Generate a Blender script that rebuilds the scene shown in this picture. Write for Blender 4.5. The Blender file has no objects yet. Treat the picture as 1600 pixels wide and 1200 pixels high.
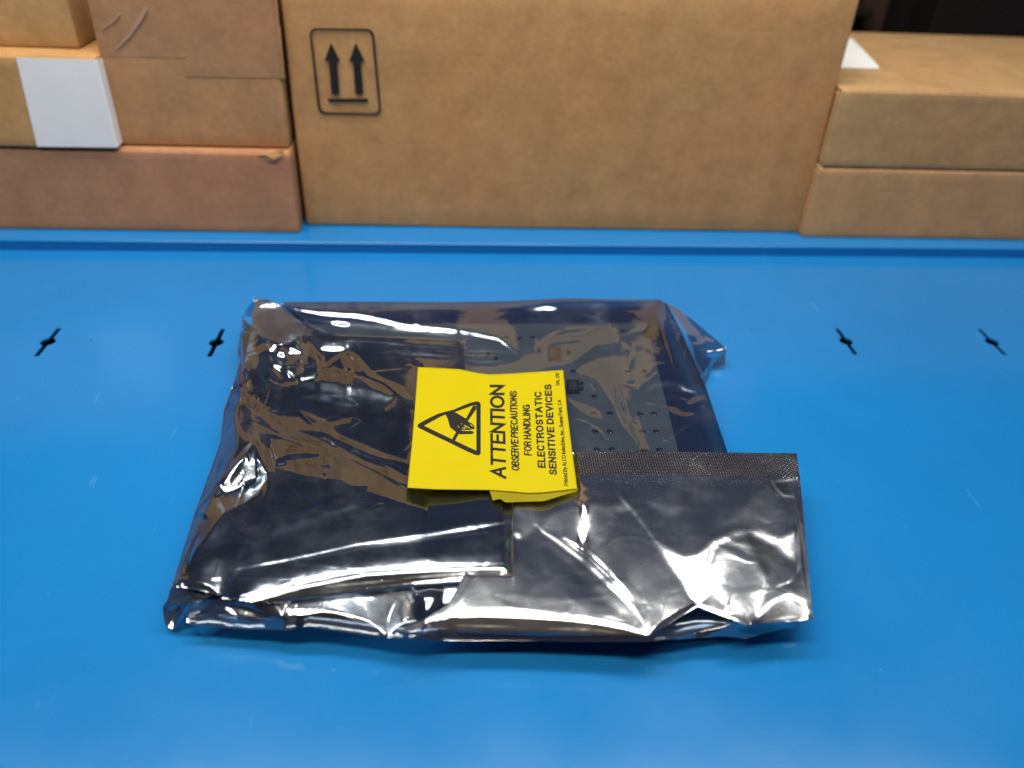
import bpy, bmesh, math, os
import numpy as np
from mathutils import Vector, Matrix, noise as mnoise

sc = bpy.context.scene
COL = sc.collection
R = math.radians

# ------------------------------------------------------------------ camera
H = 300.0                      # camera height over the shelf, in mm
F = 1245.0                     # focal length in pixels of the 1600 px wide photograph
def nrm(v):
    v = np.array(v, float); return v/np.linalg.norm(v)
_down = nrm((713-800, -(2400-600), -F))
_up = -_down
_dep = nrm((718-800, -(-261-600), -F)); _dep = nrm(_dep-_up*np.dot(_dep, _up))
_right = np.cross(_dep, _up)
RM = np.array([_right, _dep, _up])          # camera axes -> world
cam_d = bpy.data.cameras.new('camera'); cam = bpy.data.objects.new('camera', cam_d); COL.objects.link(cam)
sc.camera = cam
cam_d.sensor_width = 36; cam_d.lens = 36*F/1600
cam_d.clip_start = 0.01; cam_d.clip_end = 50
cam.matrix_world = Matrix.Translation((0, 0, H/1000)) @ Matrix(RM.tolist()).to_4x4()
cam_d.dof.use_dof = True; cam_d.dof.focus_distance = 0.43; cam_d.dof.aperture_fstop = 4.8

# ------------------------------------------------------------------ world and lamps
LY, LZ = 490.0, 850.0          # strip lamp over the shelf
FY, FZ = 30.0, 1250.0        # aisle lamp
w = bpy.data.worlds.new('World'); sc.world = w; w.use_nodes = True
wn, wl = w.node_tree.nodes, w.node_tree.links
bg = wn['Background']
geo = wn.new('ShaderNodeTexCoord'); sep = wn.new('ShaderNodeSeparateXYZ'); wl.new(geo.outputs['Generated'], sep.inputs[0])
rmp = wn.new('ShaderNodeValToRGB')
mr = wn.new('ShaderNodeMapRange'); mr.inputs[1].default_value = -1; mr.inputs[2].default_value = 1
wl.new(sep.outputs['Y'], mr.inputs[0]); wl.new(mr.outputs[0], rmp.inputs[0]); wl.new(rmp.outputs[0], bg.inputs[0])
rmp.color_ramp.elements[0].position = 0.2; rmp.color_ramp.elements[0].color = (0.045, 0.034, 0.030, 1)
rmp.color_ramp.elements[1].position = 0.62; rmp.color_ramp.elements[1].color = (0.012, 0.024, 0.056, 1)
nz = wn.new('ShaderNodeTexNoise'); nz.inputs['Scale'].default_value = 2.6; nz.inputs['Detail'].default_value = 4.0; wl.new(geo.outputs['Generated'], nz.inputs['Vector'])
nr = wn.new('ShaderNodeMapRange'); nr.inputs[1].default_value = 0.32; nr.inputs[2].default_value = 0.7; nr.inputs[3].default_value = 0.25; nr.inputs[4].default_value = 2.1
wl.new(nz.outputs[0], nr.inputs[0]); wl.new(nr.outputs[0], bg.inputs[1])          # uneven dim room

def area(name, loc, size, power, col, rot=(0, 0, 0)):
    l = bpy.data.lights.new(name, 'AREA'); l.shape = 'RECTANGLE'; l.size, l.size_y = size
    l.energy = power; l.color = col
    o = bpy.data.objects.new(name, l); COL.objects.link(o); o.location = [c/1000 for c in loc]; o.rotation_euler = rot
    return o
area('strip_lamp', (10, LY, LZ), (1.3, 0.12), 8.2, (1.0, 0.98, 0.93))
area('added_dim_panel', (60, LY-30, LZ+12), (1.5, 0.32), 0.85, (0.96, 0.98, 0.92))  # unseen dim panel, added to give the foil grey reflections
area('aisle_lamp', (-170, FY, FZ), (1.0, 0.12), 14.0, (1.0, 0.88, 0.70), (math.atan2(-FY+500, FZ), 0, 0))

sc.view_settings.view_transform = 'Standard'; sc.view_settings.look = 'None'
sc.view_settings.exposure = 0.0; sc.view_settings.gamma = 1.0; sc.view_settings.use_curve_mapping = False
sc.cycles.max_bounces = 10; sc.cycles.transparent_max_bounces = 12; sc.cycles.glossy_bounces = 6
sc.cycles.caustics_reflective = True

# ------------------------------------------------------------------ helpers
CAMP = np.array([0, 0, H])
def rays(px, py):
    c = np.stack([np.asarray(px, float)-800, -(np.asarray(py, float)-600), -F+0*np.asarray(px, float)], -1)
    return c @ RM.T
def at_z(px, py, z):
    r = rays(px, py); t = (np.asarray(z, float)-H)/r[..., 2]
    return CAMP + r*t[..., None]
def at_y(px, py, Y):
    r = rays(px, py); t = np.asarray(Y, float)/r[..., 1]
    return CAMP + r*t[..., None]
def V(p): return (float(p[0])/1000, float(p[1])/1000, float(p[2])/1000)

def mesh_obj(name, verts, faces, mat, parent=None, smooth=True):
    me = bpy.data.meshes.new(name)
    me.from_pydata([tuple(map(float, v)) for v in verts], [], [tuple(map(int, f)) for f in faces]); me.update()
    if mat: me.materials.append(mat)
    if smooth: me.shade_smooth()
    o = bpy.data.objects.new(name, me); COL.objects.link(o)
    if parent: o.parent = parent
    return o
def empty(name, label=None, cat=None, group=None):
    o = bpy.data.objects.new(name, None); COL.objects.link(o); o.empty_display_size = 0.02
    if label: o['label'] = label
    if cat: o['category'] = cat
    if group: o['group'] = group
    return o
def bm_obj(name, bm, mat, parent=None, smooth=False):
    me = bpy.data.meshes.new(name); bm.to_mesh(me); bm.free()
    if mat: me.materials.append(mat)
    if smooth: me.shade_smooth()
    o = bpy.data.objects.new(name, me); COL.objects.link(o)
    if parent: o.parent = parent
    return o

# ------------------------------------------------------------------ materials
def new_mat(name):
    m = bpy.data.materials.new(name); m.use_nodes = True
    return m, m.node_tree.nodes, m.node_tree.links, m.node_tree.nodes['Principled BSDF']
def N(nodes, t, **kw):
    n = nodes.new(t)
    for k, v in kw.items():
        if k.startswith('i_'):
            n.inputs[k[2:].replace('_', ' ')].default_value = v
        else: setattr(n, k, v)
    return n
def ramp(nodes, stops):
    r = nodes.new('ShaderNodeValToRGB')
    while len(r.color_ramp.elements) < len(stops): r.color_ramp.elements.new(0.5)
    for e, (p, c) in zip(r.color_ramp.elements, stops):
        e.position = p; e.color = c if len(c) == 4 else (*c, 1)
    return r
def mixc(nodes, links, fac, a, b, mode='MIX'):
    m = nodes.new('ShaderNodeMix'); m.data_type = 'RGBA'; m.blend_type = mode
    for sock, v in ((m.inputs['Factor'], fac), (m.inputs['A'], a), (m.inputs['B'], b)):
        if isinstance(v, bpy.types.NodeSocket): links.new(v, sock)
        elif isinstance(v, tuple): sock.default_value = (*v, 1)
        else: sock.default_value = v
    return m.outputs['Result']

def cardboard(name, base, seed=0.0, worn=1.0):
    m, n, l, p = new_mat(name)
    tc = N(n, 'ShaderNodeTexCoord'); mp = N(n, 'ShaderNodeMapping'); mp.inputs['Location'].default_value = (seed, seed*1.7, seed*0.3)
    l.new(tc.outputs['Object'], mp.inputs[0])
    n1 = N(n, 'ShaderNodeTexNoise', i_Scale=38.0, i_Detail=5.0, i_Roughness=0.6)
    n2 = N(n, 'ShaderNodeTexNoise', i_Scale=190.0, i_Detail=4.0, i_Roughness=0.62)
    n3 = N(n, 'ShaderNodeTexNoise', i_Scale=1500.0, i_Detail=2.0)
    n4 = N(n, 'ShaderNodeTexNoise', i_Scale=9.0, i_Detail=3.0)
    for q in (n1, n2, n3, n4): l.new(mp.outputs[0], q.inputs['Vector'])
    b = np.array(base)
    r1 = ramp(n, [(0.3, tuple(b*0.84)), (0.7, tuple(b*1.12))]); l.new(n1.outputs[0], r1.inputs[0])
    r2 = ramp(n, [(0.34, (0.93, 0.92, 0.92)), (0.68, (1.06, 1.06, 1.05))]); l.new(n2.outputs[0], r2.inputs[0])
    c = mixc(n, l, 0.85, r1.outputs[0], r2.outputs[0], 'MULTIPLY')
    r3 = ramp(n, [(0.3, (0.88, 0.88, 0.88)), (0.7, (1.1, 1.1, 1.1))]); l.new(n3.outputs[0], r3.inputs[0])
    c = mixc(n, l, 0.7, c, r3.outputs[0], 'MULTIPLY')
    r4 = ramp(n, [(0.35, (1.04, 0.96, 0.93)), (0.65, (0.96, 1.02, 1.0))]); l.new(n4.outputs[0], r4.inputs[0])
    c = mixc(n, l, 0.8*worn, c, r4.outputs[0], 'MULTIPLY')
    # scuffs: rare pale specks
    n5 = N(n, 'ShaderNodeTexNoise', i_Scale=130.0, i_Detail=2.0); l.new(mp.outputs[0], n5.inputs['Vector'])
    r5 = ramp(n, [(0.76, (0, 0, 0)), (0.80, (0.6, 0.6, 0.6))]); l.new(n5.outputs[0], r5.inputs[0])
    c = mixc(n, l, r5.outputs[0], c, tuple(np.minimum(b*1.35, 0.9)))
    l.new(c, p.inputs['Base Color'])
    p.inputs['Roughness'].default_value = 0.72; p.inputs['Specular IOR Level'].default_value = 0.3
    bp = N(n, 'ShaderNodeBump', i_Strength=0.35, i_Distance=0.0006); l.new(n2.outputs[0], bp.inputs['Height'])
    bp2 = N(n, 'ShaderNodeBump', i_Strength=0.25, i_Distance=0.0002); l.new(n3.outputs[0], bp2.inputs['Height']); l.new(bp.outputs[0], bp2.inputs['Normal'])
    l.new(bp2.outputs[0], p.inputs['Normal'])
    return m

def plain(name, col, rough=0.5, spec=0.5, metallic=0.0, noise=0.0, nscale=60):
    m, n, l, p = new_mat(name)
    p.inputs['Base Color'].default_value = (*col, 1); p.inputs['Roughness'].default_value = rough
    p.inputs['Specular IOR Level'].default_value = spec; p.inputs['Metallic'].default_value = metallic
    if noise:
        tc = N(n, 'ShaderNodeTexCoord'); t = N(n, 'ShaderNodeTexNoise', i_Scale=float(nscale), i_Detail=4.0)
        l.new(tc.outputs['Object'], t.inputs['Vector'])
        r = ramp(n, [(0.3, tuple(np.array(col)*(1-noise))), (0.7, tuple(np.minimum(np.array(col)*(1+noise), 1)))])
        l.new(t.outputs[0], r.inputs[0]); l.new(r.outputs[0], p.inputs['Base Color'])
    return m

def shelf_mat():
    m, n, l, p = new_mat('blue_painted_steel')
    tc = N(n, 'ShaderNodeTexCoord'); o = tc.outputs['Object']
    a = N(n, 'ShaderNodeTexNoise', i_Scale=7.0, i_Detail=4.0); l.new(o, a.inputs['Vector'])
    r = ramp(n, [(0.3, (0.009, 0.168, 0.47)), (0.7, (0.0115, 0.190, 0.52))]); l.new(a.outputs[0], r.inputs[0])
    # scratches: stretched noise at two angles, thresholded
    c = r.outputs[0]
    for ang, sc_, th in ((0.35, 34, 0.72), (1.35, 27, 0.72), (-0.7, 44, 0.73)):
        mp = N(n, 'ShaderNodeMapping'); mp.inputs['Rotation'].default_value = (0, 0, ang); mp.inputs['Scale'].default_value = (1, 0.13, 1)
        l.new(o, mp.inputs[0])
        s = N(n, 'ShaderNodeTexNoise', i_Scale=float(sc_*4), i_Detail=3.0, i_Roughness=0.5); l.new(mp.outputs[0], s.inputs['Vector'])
        rr = ramp(n, [(th, (0, 0, 0)), (th+0.04, (0.2, 0.2, 0.2))]); l.new(s.outputs[0], rr.inputs[0])
        c = mixc(n, l, rr.outputs[0], c, (0.16, 0.42, 0.72))
    # dust specks
    v = N(n, 'ShaderNodeTexVoronoi', i_Scale=95.0); l.new(o, v.inputs['Vector'])
    sp = ramp(n, [(0.018, (0.5, 0.5, 0.5)), (0.04, (0, 0, 0))]); l.new(v.outputs['Distance'], sp.inputs[0])
    cn = N(n, 'ShaderNodeSeparateColor'); l.new(v.outputs['Color'], cn.inputs[0])
    gt = N(n, 'ShaderNodeMath', operation='GREATER_THAN'); gt.inputs[1].default_value = 0.75; l.new(cn.outputs[0], gt.inputs[0])
    mu = N(n, 'ShaderNodeMath', operation='MULTIPLY'); l.new(gt.outputs[0], mu.inputs[0]); l.new(sp.outputs[0], mu.inputs[1])
    c = mixc(n, l, mu.outputs[0], c, (0.30, 0.50, 0.68))
    l.new(c, p.inputs['Base Color'])
    b = N(n, 'ShaderNodeTexNoise', i_Scale=16.0, i_Detail=5.0); l.new(o, b.inputs['Vector'])
    rr = ramp(n, [(0.3, (0.15, 0.15, 0.15)), (0.7, (0.24, 0.24, 0.24))]); l.new(b.outputs[0], rr.inputs[0]); l.new(rr.outputs[0], p.inputs['Roughness'])
    p.inputs['Specular IOR Level'].default_value = 0.5
    bn = N(n, 'ShaderNodeTexNoise', i_Scale=420.0, i_Detail=2.0); l.new(o, bn.inputs['Vector'])
    b1 = N(n, 'ShaderNodeBump', i_Strength=0.06, i_Distance=0.0003); l.new(bn.outputs[0], b1.inputs['Height'])
    bw = N(n, 'ShaderNodeTexNoise', i_Scale=9.0, i_Detail=2.0); l.new(o, bw.inputs['Vector'])
    b2 = N(n, 'ShaderNodeBump', i_Strength=0.15, i_Distance=0.002); l.new(bw.outputs[0], b2.inputs['Height']); l.new(b1.outputs[0], b2.inputs['Normal'])
    l.new(b2.outputs[0], p.inputs['Normal'])
    return m

def foil(name, transp, rough, seal=False, tint=(0.60, 0.60, 0.60), haze=0.018, glow=0.085, grough=0.29):
    m, n, l, p = new_mat(name)
    tc = N(n, 'ShaderNodeTexCoord'); o = tc.outputs['Object']
    p.inputs['Metallic'].default_value = 1.0; p.inputs['Base Color'].default_value = (*tint, 1)
    # roughness: cloudy rub marks
    a = N(n, 'ShaderNodeTexNoise', i_Scale=26.0, i_Detail=6.0, i_Roughness=0.65); l.new(o, a.inputs['Vector'])
    r = ramp(n, [(0.42, (rough*0.75,)*3), (0.62, (rough*1.25,)*3), (0.75, (rough*2.2,)*3)]); l.new(a.outputs[0], r.inputs[0])
    l.new(r.outputs[0], p.inputs['Roughness'])
    bm1 = N(n, 'ShaderNodeTexNoise', i_Scale=150.0, i_Detail=3.0, i_Roughness=0.55, i_Distortion=0.4); l.new(o, bm1.inputs['Vector'])
    b1 = N(n, 'ShaderNodeBump', i_Strength=0.10, i_Distance=0.0008); l.new(bm1.outputs[0], b1.inputs['Height'])
    mp = N(n, 'ShaderNodeMapping'); mp.inputs['Rotation'].default_value = (0, 0, 0.6); mp.inputs['Scale'].default_value = (1, 0.06, 1); l.new(o, mp.inputs[0])
    sN = N(n, 'ShaderNodeTexNoise', i_Scale=900.0, i_Detail=2.0); l.new(mp.outputs[0], sN.inputs['Vector'])
    sr = ramp(n, [(0.66, (0, 0, 0)), (0.72, (1, 1, 1))]); l.new(sN.outputs[0], sr.inputs[0])
    b2 = N(n, 'ShaderNodeBump', i_Strength=0.22, i_Distance=0.0001); l.new(sr.outputs[0], b2.inputs['Height']); l.new(b1.outputs[0], b2.inputs['Normal'])
    vd = N(n, 'ShaderNodeMapping'); wN = N(n, 'ShaderNodeTexNoise', i_Scale=30.0, i_Detail=2.0); l.new(o, wN.inputs['Vector'])
    vm = N(n, 'ShaderNodeMix'); vm.data_type = 'RGBA'; vm.inputs['Factor'].default_value = 0.035; l.new(o, vm.inputs['A']); l.new(wN.outputs['Color'], vm.inputs['B'])
    vo = N(n, 'ShaderNodeTexVoronoi', i_Scale=34.0); vo.feature = 'DISTANCE_TO_EDGE'; l.new(vm.outputs['Result'], vo.inputs['Vector'])
    vr = ramp(n, [(0.0, (1, 1, 1)), (0.16, (0, 0, 0))]); vr.color_ramp.interpolation = 'EASE'; l.new(vo.outputs['Distance'], vr.inputs[0])
    b4 = N(n, 'ShaderNodeBump', i_Strength=0.16, i_Distance=0.0005); l.new(vr.outputs[0], b4.inputs['Height']); l.new(b2.outputs[0], b4.inputs['Normal'])
    nrm_out = b4.outputs[0]
    if seal:
        uv = N(n, 'ShaderNodeUVMap'); uv.uv_map = 'seal'
        sx = N(n, 'ShaderNodeSeparateXYZ'); l.new(uv.outputs[0], sx.inputs[0])
        hs = []
        for ax, per in (('X', 2.7), ('Y', 2.3)):
            sn = N(n, 'ShaderNodeMath', operation='SINE'); ml = N(n, 'ShaderNodeMath', operation='MULTIPLY'); ml.inputs[1].default_value = 2*math.pi/per
            l.new(sx.outputs[ax], ml.inputs[0]); l.new(ml.outputs[0], sn.inputs[0]); hs.append(sn.outputs[0])
        mm = N(n, 'ShaderNodeMath', operation='MULTIPLY'); l.new(hs[0], mm.inputs[0]); l.new(hs[1], mm.inputs[1])
        b3 = N(n, 'ShaderNodeBump', i_Strength=0.31, i_Distance=0.0003); l.new(mm.outputs[0], b3.inputs['Height']); l.new(nrm_out, b3.inputs['Normal'])
        nrm_out = b3.outputs[0]
    l.new(nrm_out, p.inputs['Normal'])
    # thin diffuse haze of the film's scuffed skin
    df = N(n, 'ShaderNodeBsdfDiffuse'); df.inputs[0].default_value = (0.5, 0.5, 0.53, 1)
    g2 = N(n, 'ShaderNodeBsdfAnisotropic' if False else 'ShaderNodeBsdfGlossy'); g2.inputs['Color'].default_value = (*tint, 1); g2.inputs['Roughness'].default_value = grough
    l.new(nrm_out, g2.inputs['Normal'])
    m2 = N(n, 'ShaderNodeMixShader'); gr = ramp(n, [(0.35, (glow*0.7,)*3), (0.7, (glow*1.5,)*3)]); l.new(a.outputs[0], gr.inputs[0]); l.new(gr.outputs[0], m2.inputs[0])
    l.new(p.outputs[0], m2.inputs[1]); l.new(g2.outputs[0], m2.inputs[2])
    hz = N(n, 'ShaderNodeMixShader'); hr = ramp(n, [(0.5, (haze*0.4,)*3), (0.75, (haze*2.6,)*3)]); l.new(a.outputs[0], hr.inputs[0])
    l.new(hr.outputs[0], hz.inputs[0]); l.new(m2.outputs[0], hz.inputs[1]); l.new(df.outputs[0], hz.inputs[2])
    tr = N(n, 'ShaderNodeBsdfTransparent'); tr.inputs[0].default_value = (0.80, 0.88, 0.97, 1)
    mx = N(n, 'ShaderNodeMixShader'); mx.inputs[0].default_value = transp
    l.new(hz.outputs[0], mx.inputs[1]); l.new(tr.outputs[0], mx.inputs[2])
    l.new(mx.outputs[0], n['Material Output'].inputs['Surface'])
    return m

M_SHELF = shelf_mat()
M_B = {k: cardboard('cardboard_'+k, c, s) for k, c, s in (
    ('reddish', (0.414, 0.207, 0.113), 1.0), ('tan', (0.483, 0.270, 0.106), 4.0), ('brown', (0.402, 0.224, 0.106), 7.0),
    ('kraft', (0.460, 0.255, 0.108), 11.0), ('pale', (0.415, 0.258, 0.120), 15.0), ('warm', (0.460, 0.276, 0.132), 19.0), ('golden', (0.42, 0.27, 0.115), 23.0))}
M_EDGE = cardboard('cardboard_torn', (0.58, 0.42, 0.25), 30.0)
M_DARKEDGE = plain('corrugated_edge', (0.12, 0.075, 0.035), 0.9, 0.2)
M_INK = plain('black_ink', (0.012, 0.012, 0.012), 0.6, 0.3)
M_WHITE = plain('white_paper', (0.80, 0.80, 0.80), 0.55, 0.4, noise=0.02)
M_TAPE = cardboard('box_under_tape', (0.385, 0.207, 0.106), 3.0); M_TAPE.node_tree.nodes['Principled BSDF'].inputs['Roughness'].default_value = 0.38
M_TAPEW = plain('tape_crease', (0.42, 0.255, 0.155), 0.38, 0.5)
M_BLACK = plain('unlit_black', (0.006, 0.005, 0.005), 0.8, 0.2)  # near-black colour carries the lack of light behind the boxes
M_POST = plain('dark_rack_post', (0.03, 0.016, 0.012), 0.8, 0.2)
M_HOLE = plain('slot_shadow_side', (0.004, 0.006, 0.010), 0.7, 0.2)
M_YEL = plain('yellow_label_paper', (0.50, 0.415, 0.0), 0.6, 0.18, noise=0.015)
M_YEL2 = plain('yellow_label_under_film', (0.27, 0.23, 0.003), 0.35, 0.5, noise=0.08)
M_PCB = plain('grey_circuit_board', (0.22, 0.245, 0.26), 0.6, 0.4, noise=0.08, nscale=120)
M_TRAY = plain('navy_inner_tray', (0.010, 0.035, 0.13), 0.5, 0.5)
M_CHIP = plain('black_component', (0.03, 0.03, 0.035), 0.4, 0.5)
M_CHIPT = plain('chip_cover', (0.12, 0.115, 0.11), 0.4, 0.5)
M_PIN = plain('solder_joint', (0.8, 0.8, 0.8), 0.2, 0.5, metallic=1.0)
M_FOILB = foil('film_single', 0.40, 0.095, tint=(0.42, 0.46, 0.53))
M_FOILF = foil('film_folded_double', 0.10, 0.135, tint=(0.38, 0.43, 0.49))
M_FOILP = foil('film_rubbed', 0.04, 0.12, glow=0.19, grough=0.28, tint=(0.76, 0.77, 0.78), haze=0.03)
M_SEAL = foil('film_heat_seal', 0.03, 0.13, seal=True, glow=0.07)
M_FOILW = foil('film_loose_fold', 0.30, 0.06)

# ------------------------------------------------------------------ the setting: shelf and dark back
def yb(x): return 627.6+0.0118*x           # where the flat shelf meets the raised rear strip
HB = 9.8
def shelf():
    # flat sheet with four real slots cut through it
    bm = bmesh.new()
    def loop(pts, z=0.0):
        vs = [bm.verts.new((x/1000, y/1000, z)) for x, y in pts]
        return [bm.edges.new((vs[i], vs[(i+1) % len(vs)])) for i in range(len(vs))], vs
    es = []
    e, _ = loop([(-1300, -500), (1300, -500), (1300, yb(1300)+8), (-1300, yb(-1300)+8)]); es += e
    rims = []
    for px, py in ((75, 534), (338, 535), (1322, 533), (1550, 534)):
        c = at_z(px, py, 0.0); cx, cy = c[0], c[1]; pts = []
        a0, rr, hw, L = 0.16, 5.0, 1.7, 18.5
        # outline: circle of radius rr with a slot of half width hw reaching L to either side along Y
        th = math.asin(hw/rr)
        for k in range(13):
            t = -math.pi/2+th+(math.pi-2*th)*k/12; pts.append((rr*math.cos(t), rr*math.sin(t)))
        pts += [(hw, L-0.8), (hw*0.5, L), (-hw*0.5, L), (-hw, L-0.8)]
        for k in range(13):
            t = math.pi/2+th+(math.pi-2*th)*k/12; pts.append((rr*math.cos(t), rr*math.sin(t)))
        pts += [(-hw, -L+0.8), (-hw*0.5, -L), (hw*0.5, -L), (hw, -L+0.8)]
        pts = [(cx+x*1.0+0.012*y, cy+y) for x, y in pts]
        e, v = loop(pts); es += e; rims.append(pts)
    bmesh.ops.triangle_fill(bm, edges=es, use_beauty=True)
    for pts in rims:                                       # thickness of the sheet at the slots
        n = len(pts)
        up = [bm.verts.new((x/1000, y/1000, 0.0)) for x, y in pts]
        dn = [bm.verts.new((x/1000, y/1000, -0.0016)) for x, y in pts]
        for i in range(n): bm.faces.new((up[i], up[(i+1) % n], dn[(i+1) % n], dn[i]))
    for f in bm.faces:
        if abs(f.normal.z) > 0.5 and f.normal.z < 0: f.normal_flip()
    o = bm_obj('shelf', bm, M_SHELF); o['kind'] = 'structure'
    u = mesh_obj('slot_shade_plane', [(-1.3, -.5, -.02), (1.3, -.5, -.02), (1.3, .66, -.02), (-1.3, .66, -.02)], [(0, 1, 2, 3)], M_HOLE, smooth=False)  # near-black plane under the slots; its colour stands in for their shade
    u['kind'] = 'structure'
    # rear strip: rounded lip then flat deck under the boxes
    prof = [(2.2, -0.5), (2.0, 1.0), (1.6, HB-4.0), (1.4, HB-1.7)]
    for k in range(1, 9):
        t = k/8*math.pi/2; prof.append((1.2+1.6*(1-math.cos(t)), HB-1.6+1.6*math.sin(t)))
    prof += [(26, HB+0.0), (420, HB)]
    xs = np.linspace(-1300, 1300, 27); vs = []; fs = []
    for x in xs:
        for a, z in prof: vs.append(((x)/1000, (yb(x)+a+0.1)/1000, z/1000))
    n = len(prof)
    for i in range(len(xs)-1):
        for j in range(n-1): fs.append((i*n+j, (i+1)*n+j, (i+1)*n+j+1, i*n+j+1))
    o = mesh_obj('shelf_rear_deck', vs, fs, M_SHELF); o['kind'] = 'structure'
shelf()
def panel(name, pts, mat):
    return mesh_obj(name, [V(p) for p in pts], [tuple(range(len(pts)))], mat, smooth=False)
bw = panel('dark_backdrop', [(-1300, 1050, -20), (1300, 1050, -20), (1300, 1050, 215), (-1300, 1050, 215)], M_BLACK); bw['kind'] = 'structure'  # black sheet standing in for the unlit depth behind the boxes

# ------------------------------------------------------------------ cartons
def rbox(bm, x0, x1, y0, y1, z0, z1, bev=1.2, seg=3, jit=0.0, sub=0):
    ret = bmesh.ops.create_cube(bm, size=1.0); vs = ret['verts']
    for v in vs:
        v.co = Vector(((x0 if v.co.x < 0 else x1)/1000, (y0 if v.co.y < 0 else y1)/1000, (z0 if v.co.z < 0 else z1)/1000))
    es = list({e for v in vs for e in v.link_edges})
    r = bmesh.ops.bevel(bm, geom=es, offset=bev/1000, segments=seg, profile=0.5, affect='EDGES')
    return r
def warp(o, amp=0.6, scale=9.0, seed=0):
    me = o.data
    for v in me.vertices:
        q = v.co*scale+Vector((seed, seed*2, 0))
        v.co += Vector((mnoise.noise(q), mnoise.noise(q+Vector((7, 0, 0))), mnoise.noise(q+Vector((0, 9, 0)))))*amp/1000
def subdivided_box(name, x0, x1, y0, y1, z0, z1, bev, mat, parent, amp=0.7, seed=0, seg=3):
    bm = bmesh.new(); rbox(bm, x0, x1, y0, y1, z0, z1, bev, seg)
    long_ = [e for e in bm.edges if e.calc_length() > 0.02]
    bmesh.ops.subdivide_edges(bm, edges=long_, cuts=11, use_grid_fill=True)
    o = bm_obj(name, bm, mat, parent, smooth=False); warp(o, amp, 14.0, seed)
    # keep it off the surface under it
    zmin = min(v.co.z for v in o.data.vertices)
    for v in o.data.vertices: v.co.z += 0
    for f in o.data.polygons: f.use_smooth = f.area < 2.4e-5 or True
    try: o.data.set_sharp_from_angle(angle=R(50))
    except Exception: pass
    return o
def panel_on(name, quad_px, Y, mat, parent, proud=0.15):
    P = [at_y(a, b, Y) for a, b in quad_px]
    return mesh_obj(name, [V(p-np.array([0, proud, 0])) for p in P], [tuple(range(len(P)))], mat, parent, smooth=False)

def mailer(label, cat, x0, x1, Y, z0, z1, depth, mat, seed, side='right', group=None):
    """flat mailer carton: front panel slab over a body whose tucked side panel sits back, leaving a dark groove"""
    t = empty('cardboard_box', label, cat, group); t.location = ((x0+x1)/2000, (Y+depth/2)/1000, z0/1000)
    inv = Matrix.Translation(-t.location)
    parts = []
    parts.append(subdivided_box('front_panel', x0, x1, Y, Y+3.0, z0+0.3, z1-0.3, 1.3, mat, t, 0.35, seed))
    parts.append(subdivided_box('body', x0+2.2, x1-2.2, Y+3.4, Y+depth, z0+0.3, z1, 1.2, mat, t, 0.35, seed+3))
    parts.append(subdivided_box('lid', x0+0.6, x1-0.6, Y+1.6, Y+depth-2, z1-1.6, z1+0.6, 0.7, mat, t, 0.25, seed+5))
    s = -1 if side == 'left' else 1
    xe = x1 if s > 0 else x0
    parts.append(subdivided_box('side_flap', min(xe-s*1.9, xe-s*0.2), max(xe-s*1.9, xe-s*0.2), Y+4.6, Y+depth-4, z0+0.8, z1-2.4, 0.6, mat, t, 0.2, seed+6))
    for o in parts: o.data.transform(inv)
    return t
def attach(o, t):
    o.data.transform(Matrix.Translation(-t.location)); o.parent = t; return o

G1 = 'cardboard boxes on the blue shelf'
# left stack: long low box at the bottom
b1 = mailer('long reddish brown box at the bottom left, under the box with the white label', 'box', -560, -136.7, 645.3, HB, 79.0, 200, M_B['reddish'], 2, group=G1)
# torn corner of its lid
P = [at_y(*q, 643.2) for q in ((398, 245), (414, 241), (430, 238), (444, 236), (441, 243), (428, 248), (412, 249))]
o = mesh_obj('torn_corner', [V(p+np.array([0, (-1.2 if i in (1, 5) else 0.6), (0.8 if i in (2, 3) else 0)])) for i, p in enumerate(P)], [(0, 1, 6), (1, 5, 6), (1, 2, 5), (2, 4, 5), (2, 3, 4)], M_B['tan'], smooth=False); attach(o, b1)
# middle box with white label
b2 = mailer('tan box with a blank white label wrapped round its right corner', 'box', -560, -271.0, 643.6, 80.4, 149.0, 170, M_B['tan'], 12, group=G1)
b2l = []
for nm, pts in (('front', None),):
    Yf = 643.3-0.35
    a = [at_y(25, 90, Yf), at_y(58, 229, Yf), at_y(166, 229, Yf), at_y(134, 90, Yf)]
    x1 = -270.6
    zt, zb_ = 148.6, 82.2
    vs = [a[0], a[1], (x1-1.2, Yf, zb_), (x1-1.2, Yf, zt), (x1+0.15, Yf+1.4, zb_), (x1+0.15, Yf+1.4, zt), (x1+0.15, Yf+15, zb_+1), (x1+0.15, Yf+15, zt-1)]
    o = mesh_obj('white_label', [V(v) for v in vs], [(0, 1, 2, 3), (3, 2, 4, 5), (5, 4, 6, 7)], M_WHITE, smooth=False); attach(o, b2)
# upper left box
b3 = mailer('yellowish brown box at the upper left corner, on top of the white labelled box', 'box', -560, -291.5, 668.5, 149.8, 226, 150, M_B['pale'], 22, group=G1)

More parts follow.
